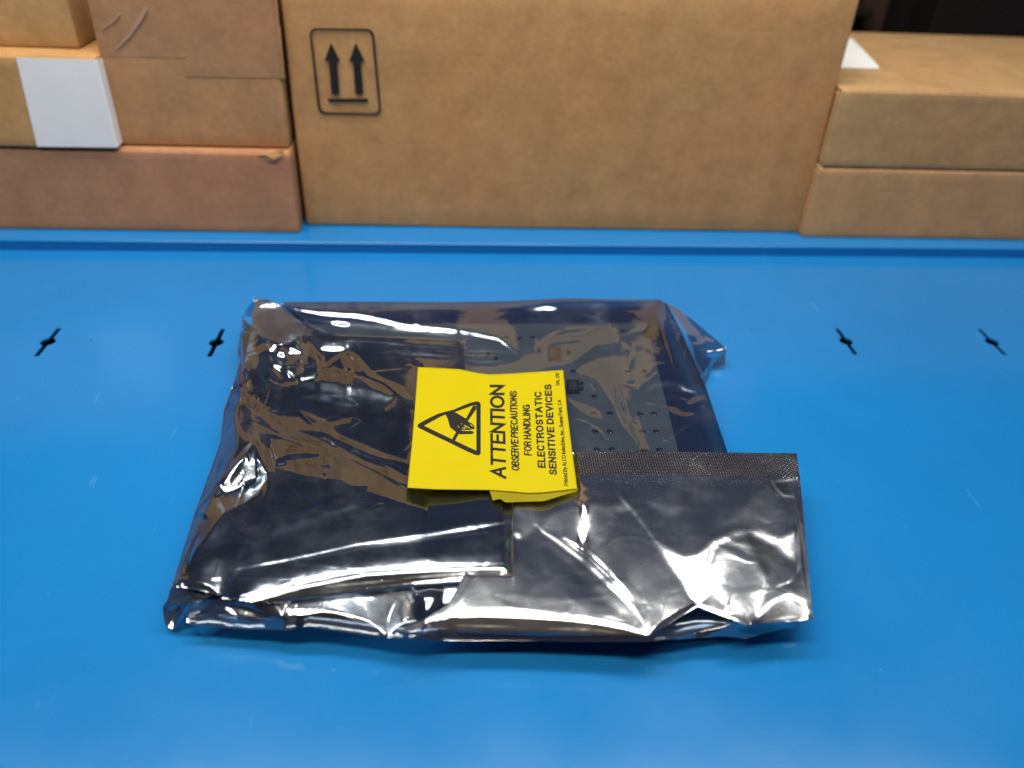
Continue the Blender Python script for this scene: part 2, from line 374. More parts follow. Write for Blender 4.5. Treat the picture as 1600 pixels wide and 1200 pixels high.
# tall taped box
def carton(label, x0, x1, Y, z0, z1, depth, mat, seed, bev=1.8, amp=0.9):
    t = empty('cardboard_box', label, 'box', G1); t.location = ((x0+x1)/2000, (Y+depth/2)/1000, z0/1000)
    o = subdivided_box('body', x0, x1, Y, Y+depth, z0, z1, bev, mat, None, amp, seed, 4); attach(o, t)
    return t
tall = carton('tall brown box with clear tape over its upper half, left of the arrow box', -271.5, -138.2, 654.2, 80.6, 208, 150, M_B['brown'], 31, amp=0.12)
def strip(name, quad, Y, mat, par, proud, n=16, amp=0.04):
    # tape strip as a gently cockled sheet, quad in pixels (tl, tr, br, bl)
    q = [at_y(*c, Y) for c in quad]; vs = []; fs = []
    for j in range(n+1):
        for i in range(n+1):
            u, v = i/n, j/n
            p = (q[0]*(1-u)+q[1]*u)*(1-v)+(q[3]*(1-u)+q[2]*u)*v
            vs.append(V(p-np.array([0, proud+amp*mnoise.noise(Vector((p[0]*.08, p[2]*.08, proud*5))), 0])))
    for j in range(n):
        for i in range(n): a = j*(n+1)+i; fs.append((a, a+n+1, a+n+2, a+1))
    return attach(mesh_obj(name, vs, fs, mat), par)
strip('packing_tape', ((134, -14), (432, -14), (441, 92), (157, 89)), 654.2, M_TAPE, tall, 0.22)
strip('packing_tape', ((290, 40), (438, 40), (445, 122), (291, 120)), 654.2, M_TAPE, tall, 0.27)
# tape wrapped on its right hand side
o = mesh_obj('tape_end', [V(v) for v in ((-137.4, 653.6, 133), (-137.4, 653.6, 200), (-137.0, 664, 200), (-137.0, 664, 134))], [(0, 1, 2, 3)], M_TAPE, smooth=False); attach(o, tall)
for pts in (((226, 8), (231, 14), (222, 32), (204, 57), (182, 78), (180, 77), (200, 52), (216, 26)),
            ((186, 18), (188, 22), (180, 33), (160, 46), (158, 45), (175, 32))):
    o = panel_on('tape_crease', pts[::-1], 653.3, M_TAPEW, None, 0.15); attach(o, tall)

# big box with the two arrows
big = carton('big kraft box printed with two black upright arrows in a rounded frame', -133.4, 309.8, 661.8, 9.9, 207, 240, M_B['kraft'], 41, bev=2.2, amp=0.8)
# crushed bottom lip pieces where the flaps show under the front
o = subdivided_box('bottom_flap', -34, 34, 662.6, 760, 9.82, 11.6, 0.8, M_B['kraft'], None, 0.5, 44); attach(o, big)
o = subdivided_box('bottom_flap', 108, 190, 662.6, 760, 9.82, 11.6, 0.8, M_B['kraft'], None, 0.5, 47); attach(o, big)
YG = 661.8
def ring_px(outer, r, th, n=6):
    """rounded frame between an outer quad and the same quad inset, corners rounded, as pixel loops"""
    def rounded(q, r):
        out = []
        for i in range(4):
            p = np.array(q[i], float); a = np.array(q[i-1], float); b = np.array(q[(i+1) % 4], float)
            da = (a-p)/np.linalg.norm(a-p); db = (b-p)/np.linalg.norm(b-p)
            for k in range(n+1):
                t = k/n; out.append(((1-t)**2)*(p+da*r)+2*t*(1-t)*p+(t**2)*(p+db*r))
        return out
    c = np.mean(np.array(outer, float), axis=0)
    inner = []
    for i in range(4):
        p = np.array(outer[i], float); s = np.sign(c-p); inner.append(p+s*th)
    return rounded(outer, r), rounded(inner, r*0.75)
o_, i_ = ring_px([(483, 43.5), (584, 44.5), (596.5, 180), (498, 178)], 13, 3.7)
m = len(o_)
vs = [V(at_y(p[0], p[1], YG)-np.array([0, 1.15, 0])) for p in o_+i_]
fs = [(k, (k+1) % m, m+(k+1) % m, m+k) for k in range(m)]
o = mesh_obj('printed_frame', vs, fs, M_INK, smooth=False); attach(o, big)
for A in (((517.3, 66), (507.3, 94.5), (514.0, 95), (518.2, 146.5), (530.7, 146.5), (527, 95.2), (532, 95.2)),
          ((556, 66), (545.8, 95.5), (551.7, 95.8), (555.5, 146.5), (567.8, 145.9), (564, 95.6), (570.2, 95.2))):
    pts = [A[0], A[1], A[2], A[3], A[4], A[5], A[6]]
    vs = [V(at_y(p[0], p[1], YG)-np.array([0, 1.15, 0])) for p in pts]
    o = mesh_obj('printed_arrow', vs, [(0, 1, 2), (0, 2, 5), (0, 5, 6), (2, 3, 4, 5)], M_INK, smooth=False); attach(o, big)
o = panel_on('printed_bar', ((512.5, 153.3), (575, 153.3), (575.7, 159.3), (514, 159.3)), YG, M_INK, None, 1.15); attach(o, big)

# right stack
r1 = mailer('tan box at the lower right, resting on the blue shelf strip', 'box', 309.3, 640, 652.4, HB, 73.6, 230, M_B['warm'], 51, side='left', group=G1)
r2 = mailer('pale tan box at the right with a scrap of white paper on its lid', 'box', 311.0, 640, 652.6, 74.6, 138.6, 245, M_B['pale'], 61, side='left', group=G1)
pp = [at_z(*q, 139.5) for q in ((1318, 62), (1331, 60), (1373, 106), (1372, 108), (1300, 106), (1298, 90))]
paper = mesh_obj('paper_slip', [V((p[0], p[1], 139.7+(1.0 if i == 2 else 0))) for i, p in enumerate(pp)], [tuple(range(6))], M_WHITE, smooth=False)
paper['label'] = 'corner of a white paper slip lying on the lid of the upper right box'; paper['category'] = 'paper'
for k in range(4):
    q = [at_z(1321+k*2.5, 80+k*3.4, 139.95), at_z(1331+k*2.5, 79.5+k*3.4, 139.95), at_z(1331.5+k*2.5, 80.6+k*3.4, 139.95), at_z(1321.5+k*2.5, 81.2+k*3.4, 139.95)]
    if k < 1 and False: mesh_obj('printed_line', [V(x) for x in q], [(0, 1, 2, 3)], M_DARKEDGE, paper, smooth=False)
# things in the dark behind
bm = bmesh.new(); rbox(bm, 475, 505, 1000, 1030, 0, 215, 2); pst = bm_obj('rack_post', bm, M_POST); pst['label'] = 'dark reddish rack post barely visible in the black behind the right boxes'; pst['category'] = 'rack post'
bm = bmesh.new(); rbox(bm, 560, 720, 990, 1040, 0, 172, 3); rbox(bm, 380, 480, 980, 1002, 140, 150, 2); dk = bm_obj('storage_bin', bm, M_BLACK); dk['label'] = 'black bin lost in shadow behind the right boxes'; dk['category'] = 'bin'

# ------------------------------------------------------------------ foil surfaces from painted slopes
def theta(px, py):
    r = rays(px, py); return np.arctan2(-r[..., 2], r[..., 1])     # how steeply the view ray falls, in the depth plane
class Layer:
    """height field over a pixel-aligned window of the shelf; slopes are asked for stroke by stroke, then solved for heights (mm)"""
    def __init__(s, x0, x1, y0, y1, z0, lam=0.0002, step=2.0, wq=0.035, seed=0, noise=3.5):
        s.xs = np.arange(x0, x1+step, step); s.ys = np.arange(y0, y1+step, step); s.st = step
        s.PX, s.PY = np.meshgrid(s.xs, s.ys)
        s.zref = z0
        P = at_z(s.PX, s.PY, z0); s.X = P[..., 0]; s.Y = P[..., 1]; s.th = theta(s.PX, s.PY)
        s.z0 = np.full(s.PX.shape, float(z0)); s.lam = np.full(s.PX.shape, lam)
        s.e = s.cls('n'); s.wp = np.ones(s.PX.shape); s.q = np.zeros(s.PX.shape); s.wq = np.full(s.PX.shape, wq)
        s.seed = seed; s.noise = noise; s.floor = None
    def cls(s, c):
        Y = s.Y; z = s.zref
        lamp = np.degrees(np.arctan2(LZ-z, LY-Y)); fr = np.degrees(np.arctan2(FZ-z, FY-Y))
        top = np.degrees(np.arctan2(209-z, 662-Y)); top = np.where(s.X > 330, np.degrees(np.arctan2(145-z, 655-Y)), top)
        th = np.degrees(s.th)
        n_ = np.maximum(th, top+7)
        if c == 'n': return n_
        if c == 'b': return np.degrees(np.arctan2(105-z, 660-Y))
        if c == 'bt': return top-4
        if c == 'l': return np.degrees(np.arctan2(8-z, 0.5*(628-Y)))
        if c == 'w': return lamp
        if c == 'g': return lamp-6.0
        if c == 'gg': return lamp-9.5
        if c == 'd': return n_+(lamp-n_)*0.2
        if c == 'D': return lamp+44.0
        if c == 'y': return fr
        if c == 'k': return fr+26.0
        if c == 'B': return 196.0+0*Y
        if c == 'BB': return 212.0+0*Y
        raise KeyError(c)
    def _mask(s, pts, feather, width=None):
        pts = np.array(pts, float); pad = (width or 0)+feather*2+3
        i0 = np.clip(np.searchsorted(s.xs, pts[:, 0].min()-pad), 0, len(s.xs)); i1 = np.clip(np.searchsorted(s.xs, pts[:, 0].max()+pad), 0, len(s.xs))
        j0 = np.clip(np.searchsorted(s.ys, pts[:, 1].min()-pad), 0, len(s.ys)); j1 = np.clip(np.searchsorted(s.ys, pts[:, 1].max()+pad), 0, len(s.ys))
        sl = (slice(j0, j1), slice(i0, i1)); X = s.PX[sl]; Y = s.PY[sl]
        if X.size == 0: return sl, np.zeros(X.shape)
        D = np.full(X.shape, 1e9); ins = np.zeros(X.shape, bool)
        n = len(pts); segs = [(pts[i], pts[i+1]) for i in range(n-1)]
        if width is None: segs.append((pts[-1], pts[0]))
        L = np.sqrt(((pts[1:]-pts[:-1])**2).sum(1)).sum() if n > 1 else 1
        acc = 0; TT = np.zeros(X.shape)
        for a, b in segs:
            d = b-a; l2 = max(float(d@d), 1e-9); t = np.clip(((X-a[0])*d[0]+(Y-a[1])*d[1])/l2, 0, 1)
            dd = np.hypot(X-a[0]-t*d[0], Y-a[1]-t*d[1]); cl = dd < D
            TT = np.where(cl, (acc+t*math.sqrt(l2))/L, TT); D = np.minimum(D, dd); acc += math.sqrt(l2)
            if width is None:
                c = ((a[1] > Y) != (b[1] > Y)) & (X < (b[0]-a[0])*(Y-a[1])/((b[1]-a[1]) if b[1] != a[1] else 1e-9)+a[0]); ins ^= c
        if width is None: sd = np.where(ins, D, -D)
        else:
            tap = np.sqrt(np.clip(np.minimum(TT, 1-TT)*5, 0.12, 1)); sd = width*0.5*tap-D
        m = np.clip(sd/max(feather, 0.1)+0.5, 0, 1); return sl, m*m*(3-2*m)
    def poly(s, c, pts, feather=4, k=1.0, off=0.0):
        sl, m = s._mask(pts, feather*1.7); v = (s.cls(c) if isinstance(c, str) else np.full(s.PX.shape, float(c)))[sl]+off
        s.e[sl] += (v-s.e[sl])*m*k; s.wp[sl] = np.maximum(s.wp[sl], 1)
    def line(s, c, pts, width=4, feather=3, k=1.0, off=0.0):
        if c == 'l': k *= 0.5
        sl, m = s._mask(pts, feather, width); v = (s.cls(c) if isinstance(c, str) else np.full(s.PX.shape, float(c)))[sl]+off
        s.e[sl] += (v-s.e[sl])*m*k; s.wp[sl] = s.wp[sl]+m*4.0
    def side(s, qv, pts, feather=4, width=None, wp=0.1):
        sl, m = s._mask(pts, feather, width); s.q[sl] += (qv-s.q[sl])*m; s.wq[sl] += (1.0-s.wq[sl])*m; s.wp[sl] *= (1-m*(1-wp))
    def hold(s, z, pts, lam=0.5, feather=6, width=9):
        lam *= 0.12
        sl, m = s._mask(pts, feather, width); s.z0[sl] += (z-s.z0[sl])*np.minimum(m*1.001, 1); s.lam[sl] = np.maximum(s.lam[sl], lam*m)
    def holdp(s, z, pts, lam=0.05, feather=8, wp=None):
        sl, m = s._mask(pts, feather); s.z0[sl] += (z-s.z0[sl])*m; s.lam[sl] = np.maximum(s.lam[sl], lam*m)
        if wp is not None: s.wp[sl] *= (1-m*(1-wp))
    def solve(s, iters=500):
        rs = np.random.RandomState(s.seed+5)
        def fb(scale):
            a = rs.randn(max(3, int(s.PX.shape[0]*s.st/scale)+3), max(3, int(s.PX.shape[1]*s.st/(scale*1.8))+3))
            jj = np.linspace(0, a.shape[0]-1.001, s.PX.shape[0]); ii = np.linspace(0, a.shape[1]-1.001, s.PX.shape[1])
            J, I = np.meshgrid(jj, ii, indexing='ij'); j = J.astype(int); i = I.astype(int); fj = J-j; fi = I-i; fj = fj*fj*(3-2*fj); fi = fi*fi*(3-2*fi)
            return (a[j, i]*(1-fi)+a[j, i+1]*fi)*(1-fj)+(a[j+1, i]*(1-fi)+a[j+1, i+1]*fi)*fj
        e = s.e+s.noise*(0.9*fb(46)+0.55*fb(20)+0.12*fb(12))
        al = (np.radians(e)-s.th)/2; al = np.clip(al, -s.th*0.6, R(76))
        sl = np.tan(al); p = sl/(1+sl/np.tan(s.th))
        # rows run down the picture, so towards the viewer: dY is negative
        dY = np.abs(s.Y[1:, :]-s.Y[:-1, :]); dX = np.abs(s.X[:, 1:]-s.X[:, :-1])
        sc_ = float(np.median(dY))
        pt = 0.5*(p[1:]+p[:-1]); wp = 0.5*(s.wp[1:]+s.wp[:-1])*(sc_/dY); wp2 = wp
        qt = 0.5*(s.q[:, 1:]+s.q[:, :-1]); wq = 0.5*(s.wq[:, 1:]+s.wq[:, :-1])*(sc_/dX)**2
        gy = -pt*dY           # z[j+1]-z[j] target
        gx = qt*dX
        def A(z):
            r = s.lam*z
            d = wp2*(z[1:]-z[:-1]); r[1:] += d; r[:-1] -= d
            d = wq*(z[:, 1:]-z[:, :-1]); r[:, 1:] += d; r[:, :-1] -= d
            return r
        b = s.lam*s.z0
        d = wp2*gy; b[1:] += d; b[:-1] -= d
        d = wq*gx; b[:, 1:] += d; b[:, :-1] -= d
        dg = s.lam.copy(); dg[1:] += wp2; dg[:-1] += wp2; dg[:, 1:] += wq; dg[:, :-1] += wq
        z = s.z0.copy(); r = b-A(z); q = r/dg; d = q.copy(); rz = (r*q).sum()
        for _ in range(iters):
            Ad = A(d); a = rz/(d*Ad).sum(); z += a*d; r -= a*Ad; q = r/dg; nz = (r*q).sum()
            d = q+(nz/rz)*d; rz = nz
            if rz < 1e-9: break
        f = s.floor; s.z = f+0.5*((z-f)+np.sqrt((z-f)**2+1.0)) if f is not None else z
        s.floor = f
    def sample(s, px, py):
        u = np.clip((px-s.xs[0])/s.st, 0, len(s.xs)-1.001); v = np.clip((py-s.ys[0])/s.st, 0, len(s.ys)-1.001)
        i = u.astype(int); j = v.astype(int); fu = u-i; fv = v-j; z = s.z
        return (z[j, i]*(1-fu)+z[j, i+1]*fu)*(1-fv)+(z[j+1, i]*(1-fu)+z[j+1, i+1]*fu)*fv

def resample(pts, n):
    pts = np.array(pts, float); d = np.r_[0, np.cumsum(np.hypot(*(pts[1:]-pts[:-1]).T))]; t = np.linspace(0, d[-1], n)
    return np.stack([np.interp(t, d, pts[:, 0]), np.interp(t, d, pts[:, 1])], 1)
def coons(top, right, bottom, left, nu, nv):
    T, B = resample(top, nu), resample(bottom, nu); L, Rr = resample(left, nv), resample(right, nv)
    u = np.linspace(0, 1, nu)[None, :, None]; v = np.linspace(0, 1, nv)[:, None, None]
    return (1-v)*T[None]+v*B[None]+(1-u)*L[:, None]+u*Rr[:, None]-((1-u)*(1-v)*T[0]+u*(1-v)*T[-1]+(1-u)*v*B[0]+u*v*B[-1])
def grid_faces(nv, nu, off=0):
    j, i = np.meshgrid(np.arange(nv-1), np.arange(nu-1), indexing='ij'); a = (j*nu+i).ravel()+off
    return np.stack([a, a+nu, a+nu+1, a+1], 1)
def sheet(name, layer, top, right, bottom, left, nu, nv, mat, parent, skirts=(), under=None, dz=0.0):
    """skirts: list of (edge, inward mm, z mm) closing the sheet towards the shelf"""
    Q = coons(top, right, bottom, left, nu, nv); Z = layer.sample(Q[..., 0], Q[..., 1])+dz
    P = at_z(Q[..., 0], Q[..., 1], Z)
    V_ = P.reshape(-1, 3); Fc = [grid_faces(nv, nu)]; extra = []
    cen = V_.mean(0); idx = np.arange(nv*nu).reshape(nv, nu); base = nv*nu
    for edge, inward, zz in skirts:
        ids = {'top': idx[0], 'bottom': idx[-1], 'left': idx[:, 0], 'right': idx[:, -1]}[edge]
        prev = ids
        e0 = V_[ids]; nrm2 = {'top': (0, -1), 'bottom': (0, 1), 'left': (1, 0), 'right': (-1, 0)}[edge]
        for f_ in (0.25, 0.6, 1.0):
            q = e0.copy(); q[:, 0] += nrm2[0]*inward*f_**0.7; q[:, 1] += nrm2[1]*inward*f_**0.7; q[:, 2] = e0[:, 2]*(1-f_**1.6)+zz*f_**1.6
            new = np.arange(len(ids))+base; base += len(ids); extra.append(q)
            Fc.append(np.stack([prev[:-1], prev[1:], new[1:], new[:-1]], 1)); prev = new
    if under is not None:
        u = np.linspace(0, 1, nu)[None]; v = np.linspace(0, 1, nv)[:, None]
        ed = np.clip(np.minimum(np.minimum(u, 1-u)*nu/nv, np.minimum(v, 1-v))*6, 0, 1)
        P2 = P.copy(); P2[..., 2] -= under*(ed*(2-ed)); P2 = P2.reshape(-1, 3); extra.append(P2); f2 = grid_faces(nv, nu, base)[:, ::-1]; Fc.append(f2); base += nv*nu
    allv = np.concatenate([V_]+extra)/1000.0; fcs = np.concatenate(Fc)
    me = bpy.data.meshes.new(name); me.vertices.add(len(allv)); me.vertices.foreach_set('co', allv.ravel())
    me.loops.add(len(fcs)*4); me.loops.foreach_set('vertex_index', fcs.ravel().astype(np.int32))
    me.polygons.add(len(fcs)); me.polygons.foreach_set('loop_start', np.arange(0, len(fcs)*4, 4, dtype=np.int32))
    me.update(calc_edges=True); me.validate(); me.materials.append(mat); me.shade_smooth()
    o = bpy.data.objects.new(name, me); COL.objects.link(o); o.parent = parent
    uvl = me.uv_layers.new(name='seal')
    co = np.zeros(len(me.vertices)*3); me.vertices.foreach_get('co', co); co = co.reshape(-1, 3)*1000
    return o, Q, P
def set_uv_world(o, ang=0.0):
    me = o.data; uvl = me.uv_layers.get('seal') or me.uv_layers.new(name='seal')
    co = np.zeros(len(me.vertices)*3); me.vertices.foreach_get('co', co); co = co.reshape(-1, 3)*1000
    li = np.zeros(len(me.loops), np.int32); me.loops.foreach_get('vertex_index', li)
    c, s_ = math.cos(ang), math.sin(ang); xy = co[li][:, :2]
    uv = np.stack([xy[:, 0]*c-xy[:, 1]*s_, xy[:, 0]*s_+xy[:, 1]*c], 1); uvl.data.foreach_set('uv', uv.ravel())

bag = empty('antistatic_bag', 'crumpled silver see-through foil bag folded shut by a yellow label, lying on the blue shelf', 'bag')

def Z(pts, ox, oy, s): return [(ox+a/s, oy+b/s) for a, b in pts]
LAB = [(650, 570), (885, 575), (905, 770), (634, 765)]

# ---- A: the bag's own film (back strip, right part, front fringe)
A = Layer(236, 1290, 460, 1012, 23.0, seed=1, noise=1.5)
A.holdp(19.5, [(360, 560), (715, 545), (735, 640), (795, 780), (800, 890), (420, 935), (262, 915)], 0.3, wp=0.03)      # under the folded flap
A.holdp(15.0, [(800, 800), (905, 770), (910, 722), (1128, 722), (1215, 900), (1185, 972), (1090, 968), (1010, 982), (800, 982), (680, 976), (690, 945), (790, 930)], 0.25, feather=14, wp=0.03)      # under the end flap
A.holdp(19.0, [(655, 590), (880, 590), (895, 760), (645, 760)], 0.3, wp=0.05)
A.hold(30.0, [(440, 473), (700, 473), (890, 467), (1030, 469)], 0.2)
A.hold(18.5, [(1095, 590), (1103, 607), (1136, 700)], 0.15)
A.hold(20.5, [(1068, 600), (1108, 700)], 0.05)
A.hold(7.0, [(262, 975), (300, 980), (360, 982), (450, 985)], 0.4)
A.hold(11.0, [(470, 982), (620, 998)], 0.4)
A.hold(11.0, [(640, 999), (900, 1003), (1015, 1003), (1160, 998)], 0.4)
# back rim: brown, then navy roll
A.line('b', [(430, 475), (700, 475), (830, 472), (890, 468), (960, 469), (1030, 470)], 6, 2)
A.line('l', [(440, 478.5), (600, 480), (740, 478), (830, 474)], 1.5, 1.5)
A.line('b', [(440, 481), (600, 483), (740, 481), (850, 476)], 3, 2)
A.poly('d', [(440, 483), (500, 489), (600, 503), (700, 517), (780, 531), (808, 551), (790, 570), (720, 575), (600, 530), (500, 530)], 6)
A.poly('d', [(470, 491), (500, 497), (520, 503), (540, 520), (500, 512)], 4)
A.poly('gg', [(735, 529), (785, 538), (800, 547), (735, 547)], 5)
W1 = [(447, 480), (470, 485), (500, 490), (560, 494), (600, 502), (628, 509), (650, 512), (694, 516), (739, 522), (780, 531), (808, 552)]
A.line('g', [(470, 497), (520, 504), (580, 510), (640, 517), (720, 527)], 9, 7, k=.8)
A.line('w', W1, 8.5, 3)
A.line('w', [(648, 506), (653, 514)], 10, 4)
A.line('w', [(448, 481), (460, 492), (480, 506), (500, 515), (525, 526)], 4, 3)
A.line('w', [(715, 549), (760, 549), (808, 551)], 3.5, 2.5)
A.line('y', [(520, 505), (545, 508)], 6, 4)
A.line('g', [(718, 561), (757, 566), (787, 564), (800, 556)], 5, 4)
#A.line('y', [(700, 571), (745, 576), (760, 573)], 4, 3)
A.line('b', [(500, 523), (560, 527), (640, 528), (725, 531)], 3, 2)
A.line('w', [(825, 485), (850, 482), (872, 483)], 8, 9, k=0.9)
A.line('g', [(800, 505), (830, 501), (850, 503)], 6, 8, k=0.8)
A.line('w', [(826, 498), (834, 498)], 4, 3)
# brown S shaped reflections, right upper part
z2 = lambda p: Z(p, 750, 440, 4.0)
A.e[A.PY < 600] += 5.0
A.poly('n', [(810, 500), (1050, 500), (1110, 700), (890, 705)], 20, off=7)
A.poly('b', z2([(350, 400), (420, 330), (560, 280), (700, 275), (800, 275), (830, 320), (862, 380), (720, 400), (650, 450), (560, 510), (400, 540), (250, 575), (90, 570), (200, 520), (300, 460), (450, 440), (350, 430)]), 3)
A.poly('n', z2([(410, 350), (520, 300), (640, 290), (720, 290), (640, 320), (540, 330), (500, 345)]), 3)
A.poly('n', z2([(380, 405), (480, 372), (640, 360), (680, 352), (620, 385), (460, 410)]), 3, off=2)
A.line('l', z2([(500, 345), (560, 340), (620, 345), (680, 320), (760, 290), (805, 285)]), 5, 3)
A.line('l', z2([(240, 560), (420, 520), (560, 490), (640, 440), (720, 350), (800, 290)]), 4, 3)
A.line('n', z2([(250, 552), (420, 512), (550, 480), (620, 430)]), 3, 2)
A.poly('b', z2([(600, 560), (680, 510), (760, 480), (830, 475), (865, 540), (895, 640), (940, 720), (1000, 850), (1062, 1060), (930, 1060), (900, 940), (850, 830), (790, 700), (720, 610)]), 3)
A.line('l', z2([(640, 550), (740, 492), (810, 490)]), 4, 3)
A.line('l', z2([(830, 560), (850, 640), (880, 760), (930, 880), (970, 980)]), 13, 5)
A.line('n', z2([(850, 640), (880, 760), (920, 860)]), 6, 5)
A.line('l', z2([(600, 575), (680, 620), (720, 690), (760, 740)]), 3, 3, k=.7)
A.line('l', z2([(560, 850), (680, 880), (760, 940), (840, 1040)]), 7, 6, k=.55)
A.line('l', z2([(880, 370), (960, 450), (920, 510)]), 8, 7, k=.5)
A.line('l', z2([(1090, 990), (1180, 990), (1250, 930), (1330, 880)]), 6, 5, k=.55)
A.line('l', z2([(1020, 640), (1080, 590), (1120, 540)]), 8, 7, k=.5)
A.poly('b', z2([(560, 740), (640, 760), (740, 800), (765, 855), (700, 850), (620, 800)]), 4)
A.poly('b', z2([(1300, 755), (1330, 730), (1410, 697), (1380, 740), (1330, 758)]), 2)
A.poly('b', z2([(1180, 785), (1230, 790), (1260, 820), (1345, 828), (1290, 842), (1220, 826), (1180, 800)]), 2)
A.line('g', z2([(1000, 700), (1090, 650), (1180, 640), (1280, 670), (1340, 690)]), 12, 14, k=.9)
A.line('w', [(1040, 476), (1050, 492), (1060, 520), (1076, 556), (1092, 592)], 2.0, 1.8)
A.line('g', [(1030, 500), (1042, 540), (1058, 590)], 2.5, 2.5)
A.line('w', z2([(1240, 640), (1280, 680), (1350, 692), (1412, 688)]), 6, 4)
A.line('w', z2([(1000, 690), (1050, 735), (1130, 735), (1150, 700)]), 3, 4, k=.8)
A.side(0.9, z2([(1150, 130), (1250, 300), (1350, 500), (1420, 690), (1560, 1060), (1500, 1060), (1380, 730), (1300, 520), (1200, 330)])[::1] and [(1040, 478), (1066, 520), (1090, 570), (1106, 612), (1142, 706), (1118, 706), (1092, 622), (1070, 560), (1048, 510)], 5)
# the side faces right: heights fall to the right
_m = A.q > 0.4; A.e[_m] += 26; A.wp[_m] = 0.8; A.q[_m] = -0.3
# fringe along the front
A.poly('B', [(262, 925), (440, 945), (560, 958), (640, 940), (720, 930), (800, 930), (1000, 975), (1090, 945), (1170, 975), (1280, 965), (1280, 1012), (240, 1012)], 6)
A.poly('k', [(452, 934), (560, 922), (640, 912), (700, 925), (655, 978), (604, 994), (575, 972), (540, 960), (500, 958), (445, 966)], 4)
A.poly('D', [(556, 930), (610, 928), (640, 950), (650, 975), (604, 994), (585, 975), (560, 955)], 5)
A.poly('B', [(395, 944), (432, 942), (440, 964), (400, 955)], 4)
A.poly('k', [(400, 948), (452, 938), (441, 965)], 3)
A.hold(12.5, [(662, 984), (740, 984), (830, 984), (930, 986), (1010, 988)], 0.3)
A.line('w', [(441, 965), (449, 948), (455, 936)], 4, 2.5)
A.line('y', [(441, 965), (465, 955), (500, 953), (530, 958), (556, 968), (580, 982), (602, 994)], 4, 3)
A.line('y', [(441, 963), (438, 955), (430, 946)], 2.5, 2)
A.line('w', [(606, 990), (606, 970), (613, 950), (622, 935)], 3, 2)
A.line('w', [(636, 922), (642, 938), (660, 944)], 3, 2)
A.line('w', [(655, 952), (660, 968), (664, 976)], 2.5, 2)
A.poly('w', [(645, 918), (690, 912), (700, 916), (680, 932), (662, 934)], 5, off=-6)
A.poly('g', [(690, 916), (790, 908), (792, 930), (700, 945), (665, 972), (672, 950)], 6)
A.line('w', [(664, 972), (690, 945), (722, 914)], 2.5, 2)
A.line('y', [(670, 970), (715, 944), (770, 930), (795, 918)], 2.5, 3)
A.line('y', [(680, 966), (740, 950), (795, 936)], 2.5, 3)
A.poly('b', [(604, 994), (650, 985), (662, 982), (656, 970), (630, 975)], 3)
A.line('w', [(600, 996), (612, 990), (630, 985)], 3, 2)
A.poly('D', [(340, 950), (372, 948), (420, 962), (395, 966), (372, 962)], 4)
A.line('w', [(352, 946), (362, 958), (372, 963)], 2.5, 2)
_in = ((A.PX > 400) & (A.PY > 475) & (A.PX < 1090) & (A.PY < 905)); A.holdp(20.0, [(800, 600), (1080, 600), (1120, 710), (880, 710)], 0.003)
A.floor = np.where(_in, 17.5, -20.0)
A.solve(700)

# ---- B: folded flap on the left
B = Layer(250, 812, 490, 952, 27.0, seed=2, noise=1.6)
B.holdp(25.5, [(652, 600), (760, 585), (800, 770), (642, 770)], 0.25, wp=0.1)
sil = [(383, 505), (374, 525), (376, 560), (362, 608), (350, 640), (345, 690), (325, 745), (305, 800), (283, 870), (268, 916)]
B.hold(17.5, [(a-1, b) for a, b in sil[:4]], 0.5)
B.hold(11.0, [(a-1, b) for a, b in sil[4:]], 0.5)
B.hold(28.0, [(719, 533), (722, 560)], 0.1)
B.hold(25.5, [(728, 600), (785, 767), (790, 903)], 0.4)
B.hold(28.5, [(500, 525), (600, 529), (720, 536)], 0.3)
B.hold(21.5, [(790, 905), (720, 911), (640, 917), (560, 926), (440, 940), (395, 941), (365, 936)], 0.3)
B.hold(18.0, [(365, 936), (310, 922), (268, 917)], 0.3)
b2_ = lambda p: Z(p, 340, 640, 5.0); b1_ = lambda p: Z(p, 340, 460, 5.333); z3 = lambda p: Z(p, 240, 740, 4.0); zd = lambda p: Z(p, 460, 820, 4.444)
# left wall of the bag
B.side(1.25, [(374, 560), (362, 608), (350, 640), (343, 690), (325, 745), (303, 800), (281, 870), (266, 918), (274, 918), (292, 868), (318, 810), (345, 752), (372, 700), (368, 650), (378, 612)], 5)
B.e[B.PY < 640] += 7.0; B.e[(B.PY >= 640) & (B.PY < 700)] += 3.0
B.poly('n', [(372, 500), (520, 500), (560, 600), (640, 640), (640, 660), (400, 655), (376, 600)], 10, off=7)
# upper crumpled region
B.line('w', b1_([(780, 375), (860, 385), (940, 405), (1100, 392), (1300, 395), (1600, 425), (2000, 460)]), 3.2, 2.5)
B.line('g', b1_([(860, 420), (1000, 440), (1100, 425)]), 12, 8)
B.line('y', b1_([(850, 452), (960, 462), (1060, 458)]), 6, 4)
B.line('w', b1_([(1085, 440), (1110, 440)]), 5, 3)
B.line('w', b1_([(1160, 410), (1195, 440)]), 3, 2)
B.line('w', b1_([(1280, 480), (1400, 480), (1600, 468), (1800, 472)]), 2.5, 2, k=.8)
B.line('g', b1_([(1500, 495), (1700, 500), (1960, 520)]), 6, 5)
B.line('g', b1_([(1560, 530), (1700, 590)]), 5, 5)
B.line('l', b1_([(1300, 640), (1480, 628), (1620, 610)]), 3, 2, k=.7)
B.poly('d', b1_([(870, 480), (1060, 480), (980, 540), (890, 600)]), 5)
B.line('b', b1_([(880, 600), (960, 550), (1030, 500), (1090, 480)]), 5, 3)
B.line('b', b1_([(1090, 480), (1150, 510), (1210, 580), (1270, 650), (1380, 720), (1620, 810)]), 6, 3)
B.line('l', b1_([(1120, 500), (1190, 580), (1250, 655), (1360, 730), (1620, 835)]), 2, 2)
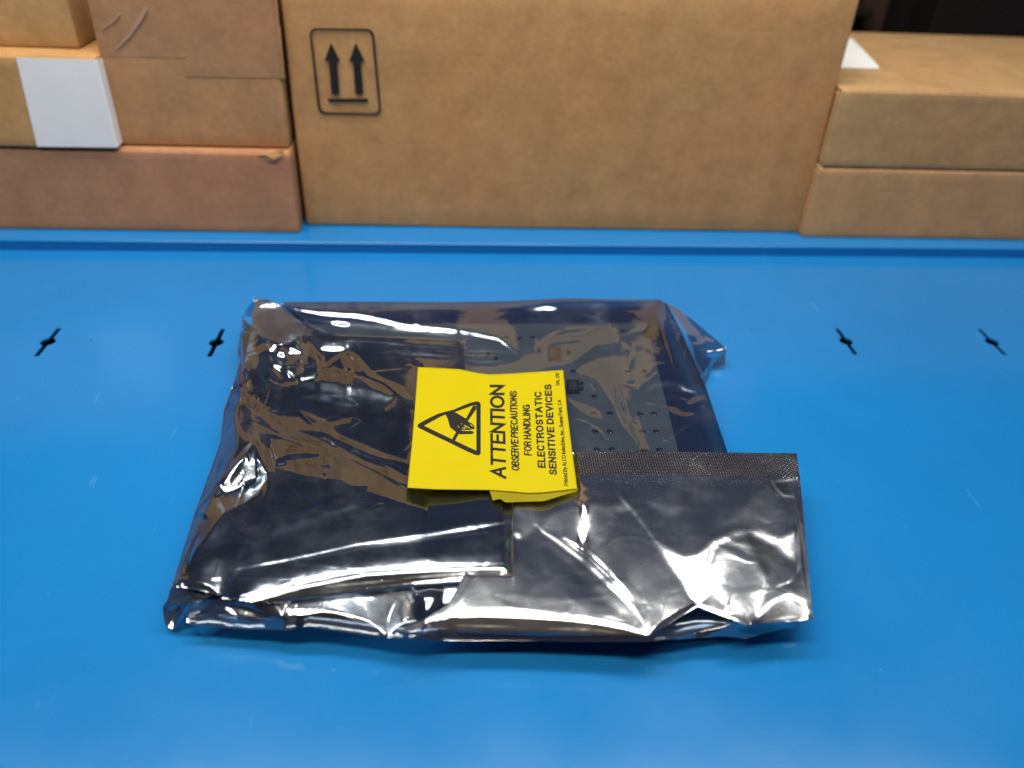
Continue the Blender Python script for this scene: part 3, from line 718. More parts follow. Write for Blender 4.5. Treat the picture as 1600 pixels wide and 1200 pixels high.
B.poly('l', b1_([(1050, 520), (1090, 500), (1130, 590), (1190, 650), (1150, 670), (1100, 680), (1080, 620)]), 5, k=.7)
B.poly('b', b1_([(1180, 680), (1240, 655), (1330, 700), (1420, 745), (1620, 840), (1620, 870), (1450, 850), (1300, 790)]), 3)
B.poly('b', b1_([(840, 625), (980, 618), (1060, 640), (1110, 680), (1080, 745), (940, 728), (560, 742), (700, 715), (830, 690)]), 4)
B.poly('n', b1_([(900, 640), (1000, 650), (1060, 700), (940, 700)]), 4)
B.line('l', b1_([(1110, 650), (1110, 720), (1060, 755), (960, 745)]), 3, 2)
B.line('l', b1_([(300, 650), (400, 700), (520, 750), (640, 780)]), 3, 3, k=.8)
B.line('b', b1_([(560, 745), (760, 745), (1000, 770), (1120, 745)]), 3, 3)
# crumpled foil knot
for seg, c, wd in (([(400, 605), (560, 602), (700, 600), (860, 603)], 'w', 3), ([(450, 490), (500, 550), (550, 590)], 'w', 6), ([(740, 520), (790, 570), (802, 600)], 'w', 4),
                   ([(560, 620), (640, 680), (700, 710), (800, 690), (850, 620)], 'w', 7), ([(470, 415), (560, 410), (640, 370), (690, 345)], 'w', 4), ([(660, 390), (690, 410)], 'w', 7),
                   ([(520, 420), (650, 470), (690, 490), (480, 485)], 'y', 4), ([(500, 500), (560, 520)], 'y', 6), ([(700, 660), (780, 650), (830, 620)], 'd', 5),
                   ([(580, 510), (620, 560), (560, 580)], 'b', 6), ([(650, 600), (700, 640), (640, 650)], 'b', 6), ([(620, 520), (700, 520), (740, 580)], 'l', 6),
                   ([(660, 560), (645, 650)], 'w', 3), ([(600, 440), (540, 470)], 'l', 6), ([(480, 430), (440, 470)], 'D', 7), ([(400, 490), (330, 560)], 'n', 14),
                   ([(700, 400), (760, 480), (850, 540)], 'l', 7), ([(760, 400), (830, 500), (870, 560)], 'b', 6), ([(600, 700), (540, 640), (470, 590)], 'k', 5),
                   ([(300, 480), (380, 440), (440, 440)], 'b', 9), ([(200, 540), (260, 490), (340, 460)], 'b', 6), ([(240, 520), (330, 500), (400, 500)], 'n', 6),
                   ([(430, 620), (480, 700), (530, 740)], 'g', 3), ([(380, 640), (470, 720)], 'd', 8), ([(220, 620), (240, 690), (200, 740)], 'g', 9)):
    B.line(c, b1_(seg), wd, 2.2)
B.line('y', b1_([(122, 782), (160, 765), (212, 752)]), 7, 3)
# long dark pod with its bright outline, and the bright wedge
B.poly('d', b1_([(560, 770), (800, 790), (1060, 840), (1180, 900), (1300, 900), (1400, 840), (1200, 880), (1000, 940), (700, 880)]), 6)
B.line('gg', b1_([(700, 860), (860, 870), (960, 882)]), 9, 6)
B.line('w', b1_([(780, 825), (900, 842), (1060, 853), (1130, 885), (1172, 915), (1150, 930), (1000, 912), (890, 912)]), 2.6, 2)
B.line('gg', b1_([(1000, 805), (1180, 815), (1330, 840)]), 10, 9)
B.poly('w', b1_([(1290, 845), (1370, 850), (1482, 840), (1440, 880), (1395, 915), (1385, 870)]), 4)
B.poly('b', b1_([(1420, 930), (1490, 870), (1470, 930), (1400, 970)]), 3)
# big brown diagonal bands
B.poly('b', b1_([(130, 800), (200, 800), (300, 870), (420, 940), (560, 1000), (420, 990), (280, 960), (200, 900)]), 3)
B.poly('b', b2_([(260, 0), (380, 0), (470, 40), (560, 40), (640, 50), (690, 100), (790, 160), (900, 230), (1080, 310), (1300, 420), (1510, 515), (1490, 600), (1280, 505), (1100, 420), (900, 330), (700, 275), (520, 205), (420, 130), (340, 60)]), 3)
B.line('d', b2_([(640, 165), (800, 200), (960, 270), (1150, 370), (1300, 440)]), 10, 4)
B.line('w', b2_([(790, 215), (860, 240), (925, 290)]), 6, 3)
B.line('D', b2_([(400, 10), (520, 20), (600, 30)]), 5, 4)
B.line('n', b2_([(400, 40), (450, 130), (540, 195), (690, 265), (890, 325)]), 3, 2)
B.line('l', b2_([(640, 10), (720, 90), (800, 140), (900, 200), (1080, 285), (1300, 385), (1510, 500)]), 4, 2.5)
B.line('b', b2_([(650, 0), (760, 70), (860, 150), (950, 210), (1100, 270), (1300, 355), (1520, 420)]), 6, 3)
B.poly('b', b2_([(700, 10), (800, 60), (900, 90), (1040, 75), (1040, 100), (900, 120), (900, 165), (830, 120)]), 3)
B.line('l', b2_([(890, 70), (1080, 60), (1120, 90), (1060, 130), (960, 180)]), 3, 3, k=.6)
B.poly('b', b2_([(420, 230), (530, 240), (700, 305), (890, 345), (1060, 420), (1240, 515), (1420, 600), (1640, 705), (1620, 775), (1400, 715), (1200, 650), (1050, 600), (960, 545), (850, 535), (700, 520), (560, 480), (450, 445), (480, 400), (620, 385), (760, 370), (870, 345), (700, 355), (560, 350), (450, 385), (420, 300)]), 3)
B.line('l', b2_([(280, 120), (400, 170), (560, 230), (720, 295), (900, 335), (1240, 505), (1420, 590), (1640, 695)]), 4, 2.5)
B.line('n', b2_([(900, 345), (1060, 400), (1270, 500), (1480, 640)]), 3, 2)
B.line('n', b2_([(430, 190), (520, 230), (700, 290)]), 3, 2)
B.line('d', b2_([(470, 400), (620, 360), (780, 355)]), 6, 4)
B.line('w', b2_([(460, 430), (500, 425), (540, 420)]), 5, 4)
B.poly('n', b2_([(790, 430), (880, 420), (890, 460), (820, 475)]), 3)
B.line('w', b2_([(815, 510), (835, 495), (840, 515), (820, 525)]), 2, 1.5)
B.poly('b', b2_([(290, 300), (310, 245), (370, 270), (420, 330), (445, 410), (445, 485), (390, 490), (330, 400)]), 3)
B.line('n', b2_([(400, 240), (430, 330), (445, 430), (450, 500)]), 3, 2)
B.line('l', b2_([(450, 510), (520, 540), (570, 600), (640, 680), (720, 700), (800, 760), (880, 780), (960, 765), (1040, 710), (1160, 695), (1300, 735), (1500, 750)]), 5, 4, k=.5)
B.poly('l', b2_([(1130, 700), (1220, 700), (1300, 730), (1200, 780), (1160, 750)]), 5, k=.45)
B.poly('n', b2_([(1030, 600), (1200, 590), (1160, 640), (1040, 620)]), 4)
B.line('gg', [(470, 600), (520, 606), (575, 616), (612, 622)], 16, 10, k=.9)
B.line('g', [(395, 640), (420, 600), (400, 580)], 6, 6, k=.7)
B.line('gg', [(520, 566), (600, 600), (650, 640)], 4, 4, k=.8)
B.line('gg', [(540, 700), (600, 720), (640, 745)], 5, 5, k=.6)
B.line('gg', [(330, 850), (420, 838), (520, 800), (600, 780)], 10, 14, k=.5)
# left edge details
B.poly('b', [(361, 612), (372, 640), (378, 672), (392, 686), (384, 690), (368, 672), (358, 640)], 3)
B.line('l', b2_([(300, 140), (400, 180)]), 14, 9, k=.5)
B.poly('D', b2_([(30, 590), (160, 420), (290, 260), (330, 390), (380, 490), (240, 570), (60, 650)]), 4)
B.line('w', b2_([(110, 600), (150, 560), (190, 500)]), 7, 4)
B.line('w', b2_([(185, 590), (200, 570)]), 4, 2)
B.line('w', b2_([(230, 350), (240, 385)]), 4, 3)
B.line('b', b2_([(0, 560), (150, 400), (320, 200)]), 6, 3)
B.poly('b', z3([(20, 0), (200, 30), (0, 10)]), 2, k=0)
B.poly('b', [(352, 772), (380, 766), (412, 748), (404, 770), (380, 788), (350, 802), (332, 824), (308, 858), (292, 888), (302, 840), (312, 802), (322, 780)], 3)
B.line('n', [(420, 742), (408, 770), (380, 790), (350, 805), (328, 832), (300, 880)], 3, 2)
B.poly('bt', z3([(455, 280), (560, 220), (640, 190), (690, 290), (730, 400), (620, 420), (500, 340)]), 5, k=.75)
B.poly('bt', z3([(300, 470), (400, 460), (460, 430), (560, 440), (520, 520), (400, 530), (330, 580), (270, 580)]), 6, k=.5)
B.line('w', z3([(245, 242), (300, 262), (335, 285)]), 4, 3)
# long streaks
B.line('w', [(350, 893), (400, 884), (448, 875), (500, 864), (561, 850), (629, 842), (707, 830), (800, 815)], 4.5, 3)
B.line('w', [(561, 850), (629, 842), (707, 830), (800, 815)], 7, 4)
B.line('g', zd([(440, 150), (800, 110), (1100, 40), (1400, -20)]), 8, 8, k=.8)
B.line('gg', zd([(0, 252), (450, 172), (800, 120), (1460, 36)]), 2, 1.5)
S2 = [(362, 936), (400, 930), (440, 919), (465, 911), (505, 901), (572, 890), (640, 886), (685, 884), (790, 881)]
B.poly('gg', [(400, 912), (500, 888), (600, 876), (700, 868), (790, 866), (790, 884), (685, 886), (572, 892), (465, 914), (380, 934)], 9)
B.line('w', S2, 8, 4)
B.line('y', [(366, 936), (400, 930), (440, 920), (462, 914)], 7, 3)
B.poly('k', [(400, 938), (470, 918), (572, 898), (685, 891), (790, 887), (790, 900), (700, 905), (600, 917), (500, 930), (430, 940)], 3)
B.line('y', [(505, 917), (600, 908), (680, 899), (790, 893)], 2.5, 2)
B.line('B', [(385, 941), (440, 940), (560, 926), (640, 917), (720, 911), (790, 905)], 6, 2.5)
z6 = lambda p: Z(p, 240, 820, 6.667)
B.line('w', z6([(650, 575), (690, 545), (730, 560), (790, 610), (880, 640)]), 3, 2)
B.line('w', z6([(700, 610), (760, 660), (840, 710), (880, 660)]), 2.5, 2, k=.8)
B.line('w', z6([(180, 640), (215, 635)]), 4, 3)
B.line('y', z6([(200, 655), (400, 640), (560, 690), (760, 745)]), 3, 3, k=.8)
B.line('k', z6([(300, 620), (480, 630), (640, 690)]), 8, 5)
_sx = np.interp(B.PY, [b for a, b in sil], [a for a, b in sil])
B.floor = np.where((B.PX > _sx+60) & (B.PY < 905) & (B.PY > 535), A.sample(B.PX, B.PY)+0.9, -20.0)
B.solve(600)

# ---- C: end flap, lower right
C = Layer(610, 1292, 700, 1006, 27.0, seed=3, noise=1.3, lam=0.0004, wq=0.06)
C.hold(24.5, [(740, 716), (742, 800), (735, 900), (700, 960), (625, 985)], 0.3)
C.holdp(23.8, [(735, 700), (800, 700), (800, 900), (735, 900)], 0.3, wp=.05)
C.holdp(24.8, [(800, 700), (900, 704), (905, 765), (800, 768)], 0.3, wp=.1)
C.hold(26.5, [(890, 707), (1000, 706), (1120, 707), (1246, 708)], 0.2)
C.hold(26.2, [(895, 744), (1000, 743), (1120, 744), (1250, 747)], 0.1)
C.hold(17.0, [(1272, 968), (1170, 979)], 0.6)
C.hold(18.5, [(1016, 995), (1090, 948), (1170, 979)], 0.8)
C.hold(16.5, [(664, 985), (740, 988), (830, 990), (930, 995), (1014, 996)], 1.2)
z4 = lambda p: Z(p, 600, 740, 4.0); z5 = lambda p: Z(p, 900, 680, 3.333)
C.poly('n', [(770, 700), (1260, 700), (1262, 752), (770, 752)], 8, off=9)
C.poly('gg', z4([(800, 200), (940, 180), (960, 320), (900, 400), (780, 420)]), 8)
C.poly('g', z4([(790, 300), (900, 330), (880, 400), (800, 420)]), 8)
C.line('w', z4([(815, 375), (850, 400)]), 9, 5)
C.poly('gg', z4([(980, 340), (1040, 250), (1180, 200), (1320, 180), (1420, 200), (1480, 180), (1560, 230), (1440, 330), (1400, 420), (1400, 560), (1420, 640), (1320, 540), (1160, 440)]), 8)
C.poly('g', z4([(1180, 180), (1290, 190), (1290, 440), (1330, 540), (1240, 480), (1200, 320)]), 8)
C.line('y', z4([(1225, 175), (1245, 240), (1245, 330), (1243, 440)]), 12, 6)
C.line('gg', z4([(700, 760), (900, 800), (1100, 820), (1400, 860)]), 18, 12, k=.8)
C.poly('gg', z4([(1040, 420), (1250, 580), (1400, 740), (1540, 880), (1480, 880), (1300, 700), (1140, 560), (1000, 440)]), 14)
C.line('g', z4([(1130, 800), (1260, 790), (1400, 780)]), 5, 8, k=.5)
C.line('w', z4([(950, 320), (1000, 370), (1060, 405), (1250, 545), (1400, 685), (1530, 810), (1600, 895), (1650, 990)]), 8, 4)
C.line('y', z4([(1120, 400), (1290, 500), (1400, 600), (1560, 790), (1630, 900)]), 3.5, 3)
C.line('D', z4([(1110, 410), (1270, 520), (1400, 640), (1540, 790)]), 2, 2, k=.8)
D1 = z5([(215, 410), (300, 395), (380, 500), (450, 620), (540, 750), (600, 850), (620, 885), (520, 930), (385, 1040), (340, 950), (280, 830), (200, 680), (158, 580), (180, 480)])
C.poly('n', D1, 6)
C.line('y', z5([(350, 820), (370, 900), (400, 900)]), 4, 6, k=.35)
C.poly('k', z5([(380, 1050), (400, 1010), (520, 920), (620, 875), (600, 895), (500, 960)]), 3)
C.line('w', z5([(225, 320), (300, 400), (360, 480), (420, 560)]), 5, 8, k=.8)
C.poly('w', z5([(400, 540), (480, 590), (560, 630), (630, 620), (720, 545), (850, 488), (950, 486), (1060, 530), (1160, 490), (1175, 600), (1150, 660), (1100, 640), (1040, 580), (900, 520), (800, 560), (730, 600), (690, 690), (700, 820), (640, 875), (600, 850), (545, 750), (450, 625)]), 7)
C.poly('g', z5([(720, 620), (800, 560), (900, 540), (940, 660), (1000, 760), (980, 860), (900, 960), (820, 930), (730, 840), (690, 760)]), 8)
C.poly('gg', z5([(800, 700), (900, 680), (960, 760), (970, 860), (880, 940), (850, 880), (760, 800)]), 7)
C.line('d', z5([(750, 575), (830, 600), (900, 640), (980, 640), (1060, 700), (1110, 720), (1050, 790), (1000, 760)]), 12, 5)
C.line('w', z5([(780, 625), (900, 660), (945, 665)]), 3, 4, k=.8)
C.line('w', z5([(1040, 790), (1120, 760), (1160, 700), (1150, 640)]), 4, 4)
C.poly('w', z5([(930, 960), (1000, 880), (1110, 820), (1180, 860), (1215, 910), (1222, 955), (1080, 955), (900, 992)]), 8)
C.line('w', z5([(895, 995), (960, 930), (1020, 870)]), 4, 3)
C.line('y', z5([(795, 890), (810, 930)]), 5, 4)
#C.line('k', z5([(900, 1000), (1040, 975), (1230, 962)]), 5, 3)
#C.line('k', z5([(640, 880), (800, 950), (890, 1000)]), 5, 3)
C.line('w', z5([(1140, 330), (1165, 500), (1185, 700), (1215, 900)]), 5, 5, k=.8)
C.line('w', z5([(1020, 240), (1040, 275), (1080, 315), (1140, 320), (1160, 225), (1100, 235), (1020, 245)]), 4, 4, k=.8)
C.poly('gg', z5([(760, 470), (900, 350), (1000, 260), (1060, 320), (1080, 450), (1000, 490), (880, 470)]), 14, k=.9)
C.line('gg', z5([(380, 350), (480, 390), (560, 380)]), 12, 16, k=.6)
# roll along the front
C.poly('gg', z4([(280, 920), (500, 850), (800, 840), (1100, 850), (1400, 880), (1500, 920), (1250, 905), (870, 890), (600, 875), (400, 890)]), 6)
C.line('w', z4([(258, 920), (400, 888), (600, 872), (870, 885), (1000, 890), (1250, 905), (1500, 950), (1640, 1000)]), 7.5, 3.5)
C.poly('k', z4([(270, 930), (420, 905), (600, 890), (870, 900), (1100, 912), (1300, 930), (1500, 970), (1660, 1010), (1660, 1030), (1400, 1020), (1000, 1000), (700, 985), (400, 965)]), 3)
C.line('y', z4([(380, 948), (560, 952), (830, 958)]), 2.5, 2)
C.line('y', z4([(1020, 968), (1300, 975), (1500, 1000)]), 2.5, 2, k=.7)
C.line('w', z4([(865, 878), (885, 895)]), 5, 3)
C.solve(600)

# ---- sheets
bodyT = [(440, 472), (560, 471), (700, 472), (800, 470), (890, 466), (960, 468), (1030, 468)]
bodyR = [(1030, 468), (1042, 474), (1066, 520), (1090, 575), (1104, 607), (1120, 655), (1137, 706), (1172, 830), (1190, 930), (1180, 956)]
bodyB = [(290, 974), (330, 978), (360, 982), (410, 984), (450, 985), (480, 978), (540, 988), (620, 998), (700, 1001), (820, 1001), (900, 1003), (1015, 1003), (1060, 996), (1090, 988), (1130, 980), (1180, 956)]
bodyL = [(440, 472), (475, 500), (485, 545), (475, 600), (450, 690), (415, 820), (385, 915), (330, 942), (290, 974)]
sheet('bag_film', A, bodyT, bodyR, bodyB, bodyL, 560, 330, M_FOILB, bag, skirts=[('top', -1.5, 2.0), ('right', 9.0, 1.0), ('bottom', 36.0, 0.6), ('left', 6.0, 1.0)])
flapT = [(383, 505), (400, 520), (424, 536), (444, 538), (470, 525), (500, 524), (600, 527), (719, 533)]
flapR = [(719, 533), (724, 570), (740, 620), (765, 700), (785, 765), (787, 840), (790, 904)]
flapB = [(268, 917), (310, 923), (340, 930), (365, 937), (395, 942), (440, 941), (560, 927), (640, 918), (720, 912), (790, 904)]
sheet('folded_flap', B, flapT, flapR, flapB, sil, 330, 290, M_FOILF, bag, skirts=[('left', 7.0, 1.0)])
pT = [(742, 740), (800, 741), (896, 742), (1000, 741), (1120, 742), (1250, 746)]
pR = [(1250, 746), (1254, 790), (1258, 830), (1264, 900), (1270, 968)]
pB = [(622, 986), (664, 982), (740, 986), (830, 988), (930, 992), (1015, 994), (1035, 982), (1062, 964), (1090, 947), (1118, 958), (1146, 970), (1169, 978), (1200, 973), (1230, 971), (1270, 968)]
pL = [(742, 740), (742, 800), (735, 880), (700, 945), (660, 970), (622, 986)]
sheet('end_flap', C, pT, pR, pB, pL, 420, 210, M_FOILP, bag, under=4.0)
o, Q, P = sheet('heat_seal', C, [(780, 708), (893, 707), (960, 705), (1040, 706), (1120, 707), (1245, 708)], [(1245, 708), (1250, 747)], [(780, 744), (899, 743), (1000, 742), (1120, 743), (1250, 747)], [(780, 708), (780, 744)], 240, 24, M_SEAL, bag, under=0.6, dz=0.1)
set_uv_world(o)
# second layer edge peeping out right of the folded flap
Bs = sheet('flap_lining', B, [(715, 536), (724, 537)], [(724, 537), (730, 600), (762, 690), (800, 772), (805, 820), (789, 850), (800, 870), (806, 890), (797, 945)], [(770, 905), (797, 945)], [(715, 536), (724, 620), (760, 700), (770, 905)], 24, 200, M_FOILW, bag, dz=-1.4)

# ---- small hand-folded corners: facets given as pixel, height
def facets(name, pts, tris, mat, uv=None, smooth=False, cuts=0):
    P = [V(at_z(a, b, z)) for a, b, z in pts]
    o = mesh_obj(name, P, tris, mat, bag, smooth=smooth)
    if cuts:
        bm = bmesh.new(); bm.from_mesh(o.data)
        bmesh.ops.subdivide_edges(bm, edges=bm.edges[:], cuts=cuts, use_grid_fill=True, smooth=0.0)
        for v in bm.verts:
            q = v.co*90; d = mnoise.noise(q)*0.0007+mnoise.noise(q*2.7)*0.0003
            v.co += Vector((0, d*0.3, d))
        bm.to_mesh(o.data); bm.free(); o.data.shade_smooth()
    if uv is not None: set_uv_world(o, uv)
    return o
# top left: embossed seal end
facets('heat_seal', [(397, 467, 24.7), (432, 475, 25.0), (441, 478, 24.7), (462, 497, 22.6), (524, 525, 19.6), (470, 531, 17.4), (446, 538, 16.8), (420, 531, 16.8), (395, 515, 17.0), (378, 497, 17.5), (392, 494, 20), (398, 480, 22.2)],
       [(0, 11, 1), (11, 3, 2), (11, 2, 1), (11, 10, 3), (10, 7, 6), (10, 6, 3), (3, 6, 5), (3, 5, 4), (10, 8, 7)], M_SEAL, uv=0.5, cuts=3)
facets('seal_edge', [(397, 467, 22), (398, 480, 21), (392, 494, 19), (376, 498, 9), (386, 482, 15)], [(0, 4, 1), (1, 4, 2), (2, 4, 3)], M_FOILW, cuts=2)
facets('seal_edge', [(397, 467, 22), (418, 468, 24), (432, 474, 22), (430, 479, 21.5), (410, 474, 22.5)], [(0, 4, 1), (1, 4, 3), (1, 3, 2)], M_FOILF, cuts=2)
facets('corner_crumple', [(379, 497, 13), (396, 512, 16), (412, 528, 19), (424, 540, 21), (412, 552, 18), (396, 545, 21), (385, 548, 14), (373, 560, 8), (372, 542, 9), (383, 534, 17), (376, 520, 11), (388, 520, 19), (402, 536, 17)],
       [(0, 11, 1), (0, 10, 11), (10, 9, 11), (11, 9, 12), (11, 12, 1), (1, 12, 2), (2, 12, 3), (12, 4, 3), (12, 5, 4), (9, 5, 12), (9, 6, 5), (8, 6, 9), (8, 7, 6), (10, 8, 9)], M_FOILF, cuts=3)
# bottom left ear
facets('corner_crumple', [(268, 915, 17), (262, 938, 13), (254, 949, 12), (257, 972, 5), (262, 979, 4), (272, 984, 3), (279, 970, 8), (288, 955, 13), (296, 944, 16), (318, 938, 17), (330, 930, 19), (300, 926, 19), (280, 944, 10), (270, 962, 6), (264, 952, 9)],
       [(0, 1, 11), (1, 9, 11), (11, 9, 10), (1, 2, 8), (1, 8, 9), (2, 14, 12), (2, 12, 8), (2, 3, 14), (14, 3, 4), (14, 4, 13), (14, 13, 12), (12, 13, 7), (12, 7, 8), (13, 4, 5), (13, 5, 6), (13, 6, 7)], M_FOILF, cuts=3)
facets('corner_crumple', [(288, 955, 12), (298, 943, 16), (322, 938, 17.5), (345, 936, 18), (352, 950, 15), (340, 962, 11), (327, 982, 3), (315, 975, 6), (300, 968, 8), (287, 962, 7), (310, 955, 10), (322, 964, 9), (334, 972, 6), (305, 972, 5)],
       [(0, 1, 10), (1, 2, 10), (2, 3, 4), (2, 4, 10), (4, 5, 11), (4, 11, 10), (10, 11, 7), (10, 7, 8), (0, 10, 8), (0, 8, 9), (11, 12, 6), (11, 6, 7), (5, 12, 11)], M_FOILF, cuts=3)
# right wing of the gusset
facets('side_gusset', [(1040, 473, 23), (1062, 484, 22), (1100, 514, 19), (1136, 545, 15), (1134, 550, 13), (1112, 560, 9), (1098, 585, 6), (1093, 592, 8), (1086, 560, 15), (1072, 520, 20), (1106, 540, 16), (1084, 546, 17), (1104, 552, 14)],
       [(0, 9, 1), (1, 9, 10), (1, 10, 2), (2, 10, 3), (10, 12, 3), (3, 12, 4), (12, 5, 4), (9, 11, 10), (10, 11, 12), (11, 8, 12), (12, 8, 5), (8, 6, 5), (8, 7, 6)], M_FOILW, cuts=4)
facets('side_gusset', [(1134, 548, 13), (1133, 570, 4), (1112, 575, 2), (1100, 606, 1.5), (1096, 588, 6), (1112, 560, 9)], [(0, 5, 2), (0, 2, 1), (5, 4, 2), (4, 3, 2)], M_FOILW, cuts=3)
# gusset film showing under the end flap
facets('side_gusset', [(1016, 992, 10.5), (1035, 980, 11.5), (1062, 962, 12.5), (1090, 944, 13.2), (1118, 956, 12.5), (1146, 968, 11.5), (1169, 975, 10.5), (1210, 970, 10.5), (1262, 967, 9.5), (1240, 981, 6), (1190, 990, 3.5), (1164, 998, 2), (1128, 996, 3), (1090, 998, 2.5), (1050, 1002, 2), (1016, 1005, 2), (1120, 983, 7), (1100, 975, 8), (1078, 984, 7), (1146, 986, 6)],
       [(0, 15, 14), (0, 14, 1), (1, 14, 18), (1, 18, 2), (2, 18, 17), (2, 17, 3), (3, 17, 16), (3, 16, 4), (4, 16, 5), (5, 16, 19), (5, 19, 6), (6, 19, 10), (6, 10, 7), (7, 10, 9), (7, 9, 8), (10, 19, 11), (19, 12, 11), (16, 12, 19), (16, 13, 12), (17, 13, 16), (17, 18, 13), (18, 14, 13)], M_FOILF, cuts=3)

# ---- contents seen through the film
pcb = empty('circuit_board', 'grey circuit board with solder joints showing through the film of the bag', 'circuit board')
def pbox(name, corners_px, z0, z1, mat, parent, bev=0.5):
    q = [at_z(a, b, z1) for a, b in corners_px]; vs = [V(p) for p in q]+[V((p[0], p[1], z0)) for p in q]
    return mesh_obj(name, vs, [(0, 1, 2, 3), (4, 7, 6, 5), (0, 4, 5, 1), (1, 5, 6, 2), (2, 6, 7, 3), (3, 7, 4, 0)], mat, parent, smooth=False)
pbox('foam_base', ((450, 482), (1022, 480), (1190, 905), (300, 898)), 1.5, 13.2, M_TRAY, pcb)
pbox('board', ((470, 507), (1010, 505), (1098, 860), (400, 860)), 13.4, 14.8, M_PCB, pcb)
def disc(name, px, py, z, r, h, mat, n=14):
    c = at_z(px, py, z); vs = []; 
    for k in range(n): a = 2*math.pi*k/n; vs.append(((c[0]+r*math.cos(a))/1000, (c[1]+r*math.sin(a))/1000, z/1000))
    vs.append((c[0]/1000, c[1]/1000, (z+h)/1000))
    for k in range(n): a = 2*math.pi*k/n; vs.append(((c[0]+.6*r*math.cos(a))/1000, (c[1]+.6*r*math.sin(a))/1000, (z+h*.8)/1000))
    fs = []
    for k in range(n): k2 = (k+1) % n; fs += [(k, k2, n+1+k2, n+1+k), (n+1+k, n+1+k2, n)]
    return mesh_obj(name, vs, fs, mat, pcb)
for px, py in ((973, 517), (1013, 548), (1007, 580), (981, 581), (895, 580), (928, 619), (928, 646), (952, 646), (1000, 647), (1022, 646), (930, 674), (953, 674), (1003, 674), (1025, 674), (932, 702), (956, 702), (1006, 703), (1030, 703), (791, 527), (811, 528), (832, 527)):
    disc('mounting_hole', px, py, 14.85, 2.0, 0.05, M_CHIP)
    if (px, py) not in ((973, 517), (1013, 548), (1007, 580)): disc('solder_joint', px+1, py+3, 14.9, 0.8, 0.7, M_PIN)
for px, py in ((895, 603), (866, 552)):
    pbox('chip', ((px-10, py-10), (px+10, py-10), (px+11, py+10), (px-10, py+10)), 14.8, 16.2, M_CHIP, pcb)
    pbox('chip_cover', ((px-6, py-7), (px+6, py-7), (px+6.5, py+6), (px-6, py+6)), 16.2, 16.4, M_CHIPT, pcb)
for px, py in ((909, 598), (909, 606), (889, 550), (763, 552), (775, 559), (842, 545)):
    pbox('resistor', ((px-3, py-2.4), (px+3, py-2.4), (px+3, py+2.4), (px-3, py+2.4)), 14.8, 15.6, M_CHIP, pcb)
# standoff with a screw at the back corner
c = at_z(1018, 520, 16.8)
bm = bmesh.new(); bmesh.ops.create_cone(bm, cap_ends=True, segments=24, radius1=.0058, radius2=.0052, depth=.005, matrix=Matrix.Translation((c[0]/1000, c[1]/1000, .0165)))
bm_obj('standoff', bm, M_CHIP, pcb, smooth=False)
c = at_z(1021, 484, 18)
bm = bmesh.new(); bmesh.ops.create_cone(bm, cap_ends=True, segments=12, radius1=.0018, radius2=.0016, depth=.006, matrix=Matrix.Translation((c[0]/1000, c[1]/1000, .0175)))
bm_obj('screw', bm, M_PIN, pcb, smooth=False)

# ------------------------------------------------------------------ warning label
labT = [(653, 573.5), (690, 575), (720, 577), (745, 582.5), (765, 585), (800, 583.5), (880, 578)]
labB = [(636.5, 762), (680, 764.5), (765, 765.5), (800, 768), (825, 770.5), (850, 769.5), (902, 763.5)]
labL = [(653, 573.5), (648, 640), (643, 700), (636.5, 762)]
labR = [(880, 578), (886, 640), (894, 705), (902, 763.5)]
def zlab(px, py):
    px = np.asarray(px, float); py = np.asarray(py, float)
    u = (px-640)/255; 
    return 29.6+1.5*np.exp(-((u-0.12)/0.32)**2)-1.5*np.exp(-((u-0.47)/0.16)**2)*(1-0.6*(py-575)/190)+0.5*np.sin(u*9+py*.01)*.4+0.0*py
nu, nv = 90, 60
Q = coons(labT, labR, labB, labL, nu, nv); Pz = at_z(Q[..., 0], Q[..., 1], zlab(Q[..., 0], Q[..., 1]))
P1 = Pz.reshape(-1, 3); P0 = P1.copy(); P0[:, 2] -= 0.12
fc = grid_faces(nv, nu); fb_ = grid_faces(nv, nu, nu*nv)[:, ::-1]
idx = np.arange(nv*nu).reshape(nv, nu); rim = np.r_[idx[0], idx[1:, -1], idx[-1, :-1][::-1], idx[1:-1, 0][::-1]]
rf = [(rim[k], rim[(k+1) % len(rim)], rim[(k+1) % len(rim)]+nu*nv, rim[k]+nu*nv) for k in range(len(rim))]
wl_ = mesh_obj('warning_label', list(np.r_[P1, P0]/1000), list(fc)+list(fb_)+rf, M_YEL, bag)
# older label showing dull through the film below it
q = coons([(764, 764), (790, 763), (903, 763)], [(903, 763), (902, 767)], [(770, 782), (782, 779), (789, 785), (850, 783), (902, 767)], [(764, 764), (770, 782)], 30, 12)
zz = zlab(q[..., 0], q[..., 1])-0.7
mesh_obj('old_label', list(at_z(q[..., 0], q[..., 1], zz).reshape(-1, 3)/1000), list(grid_faces(12, 30)), M_YEL2, bag)

def on_label(px, py, lift=0.07): return at_z(px, py, zlab(px, py)+lift)
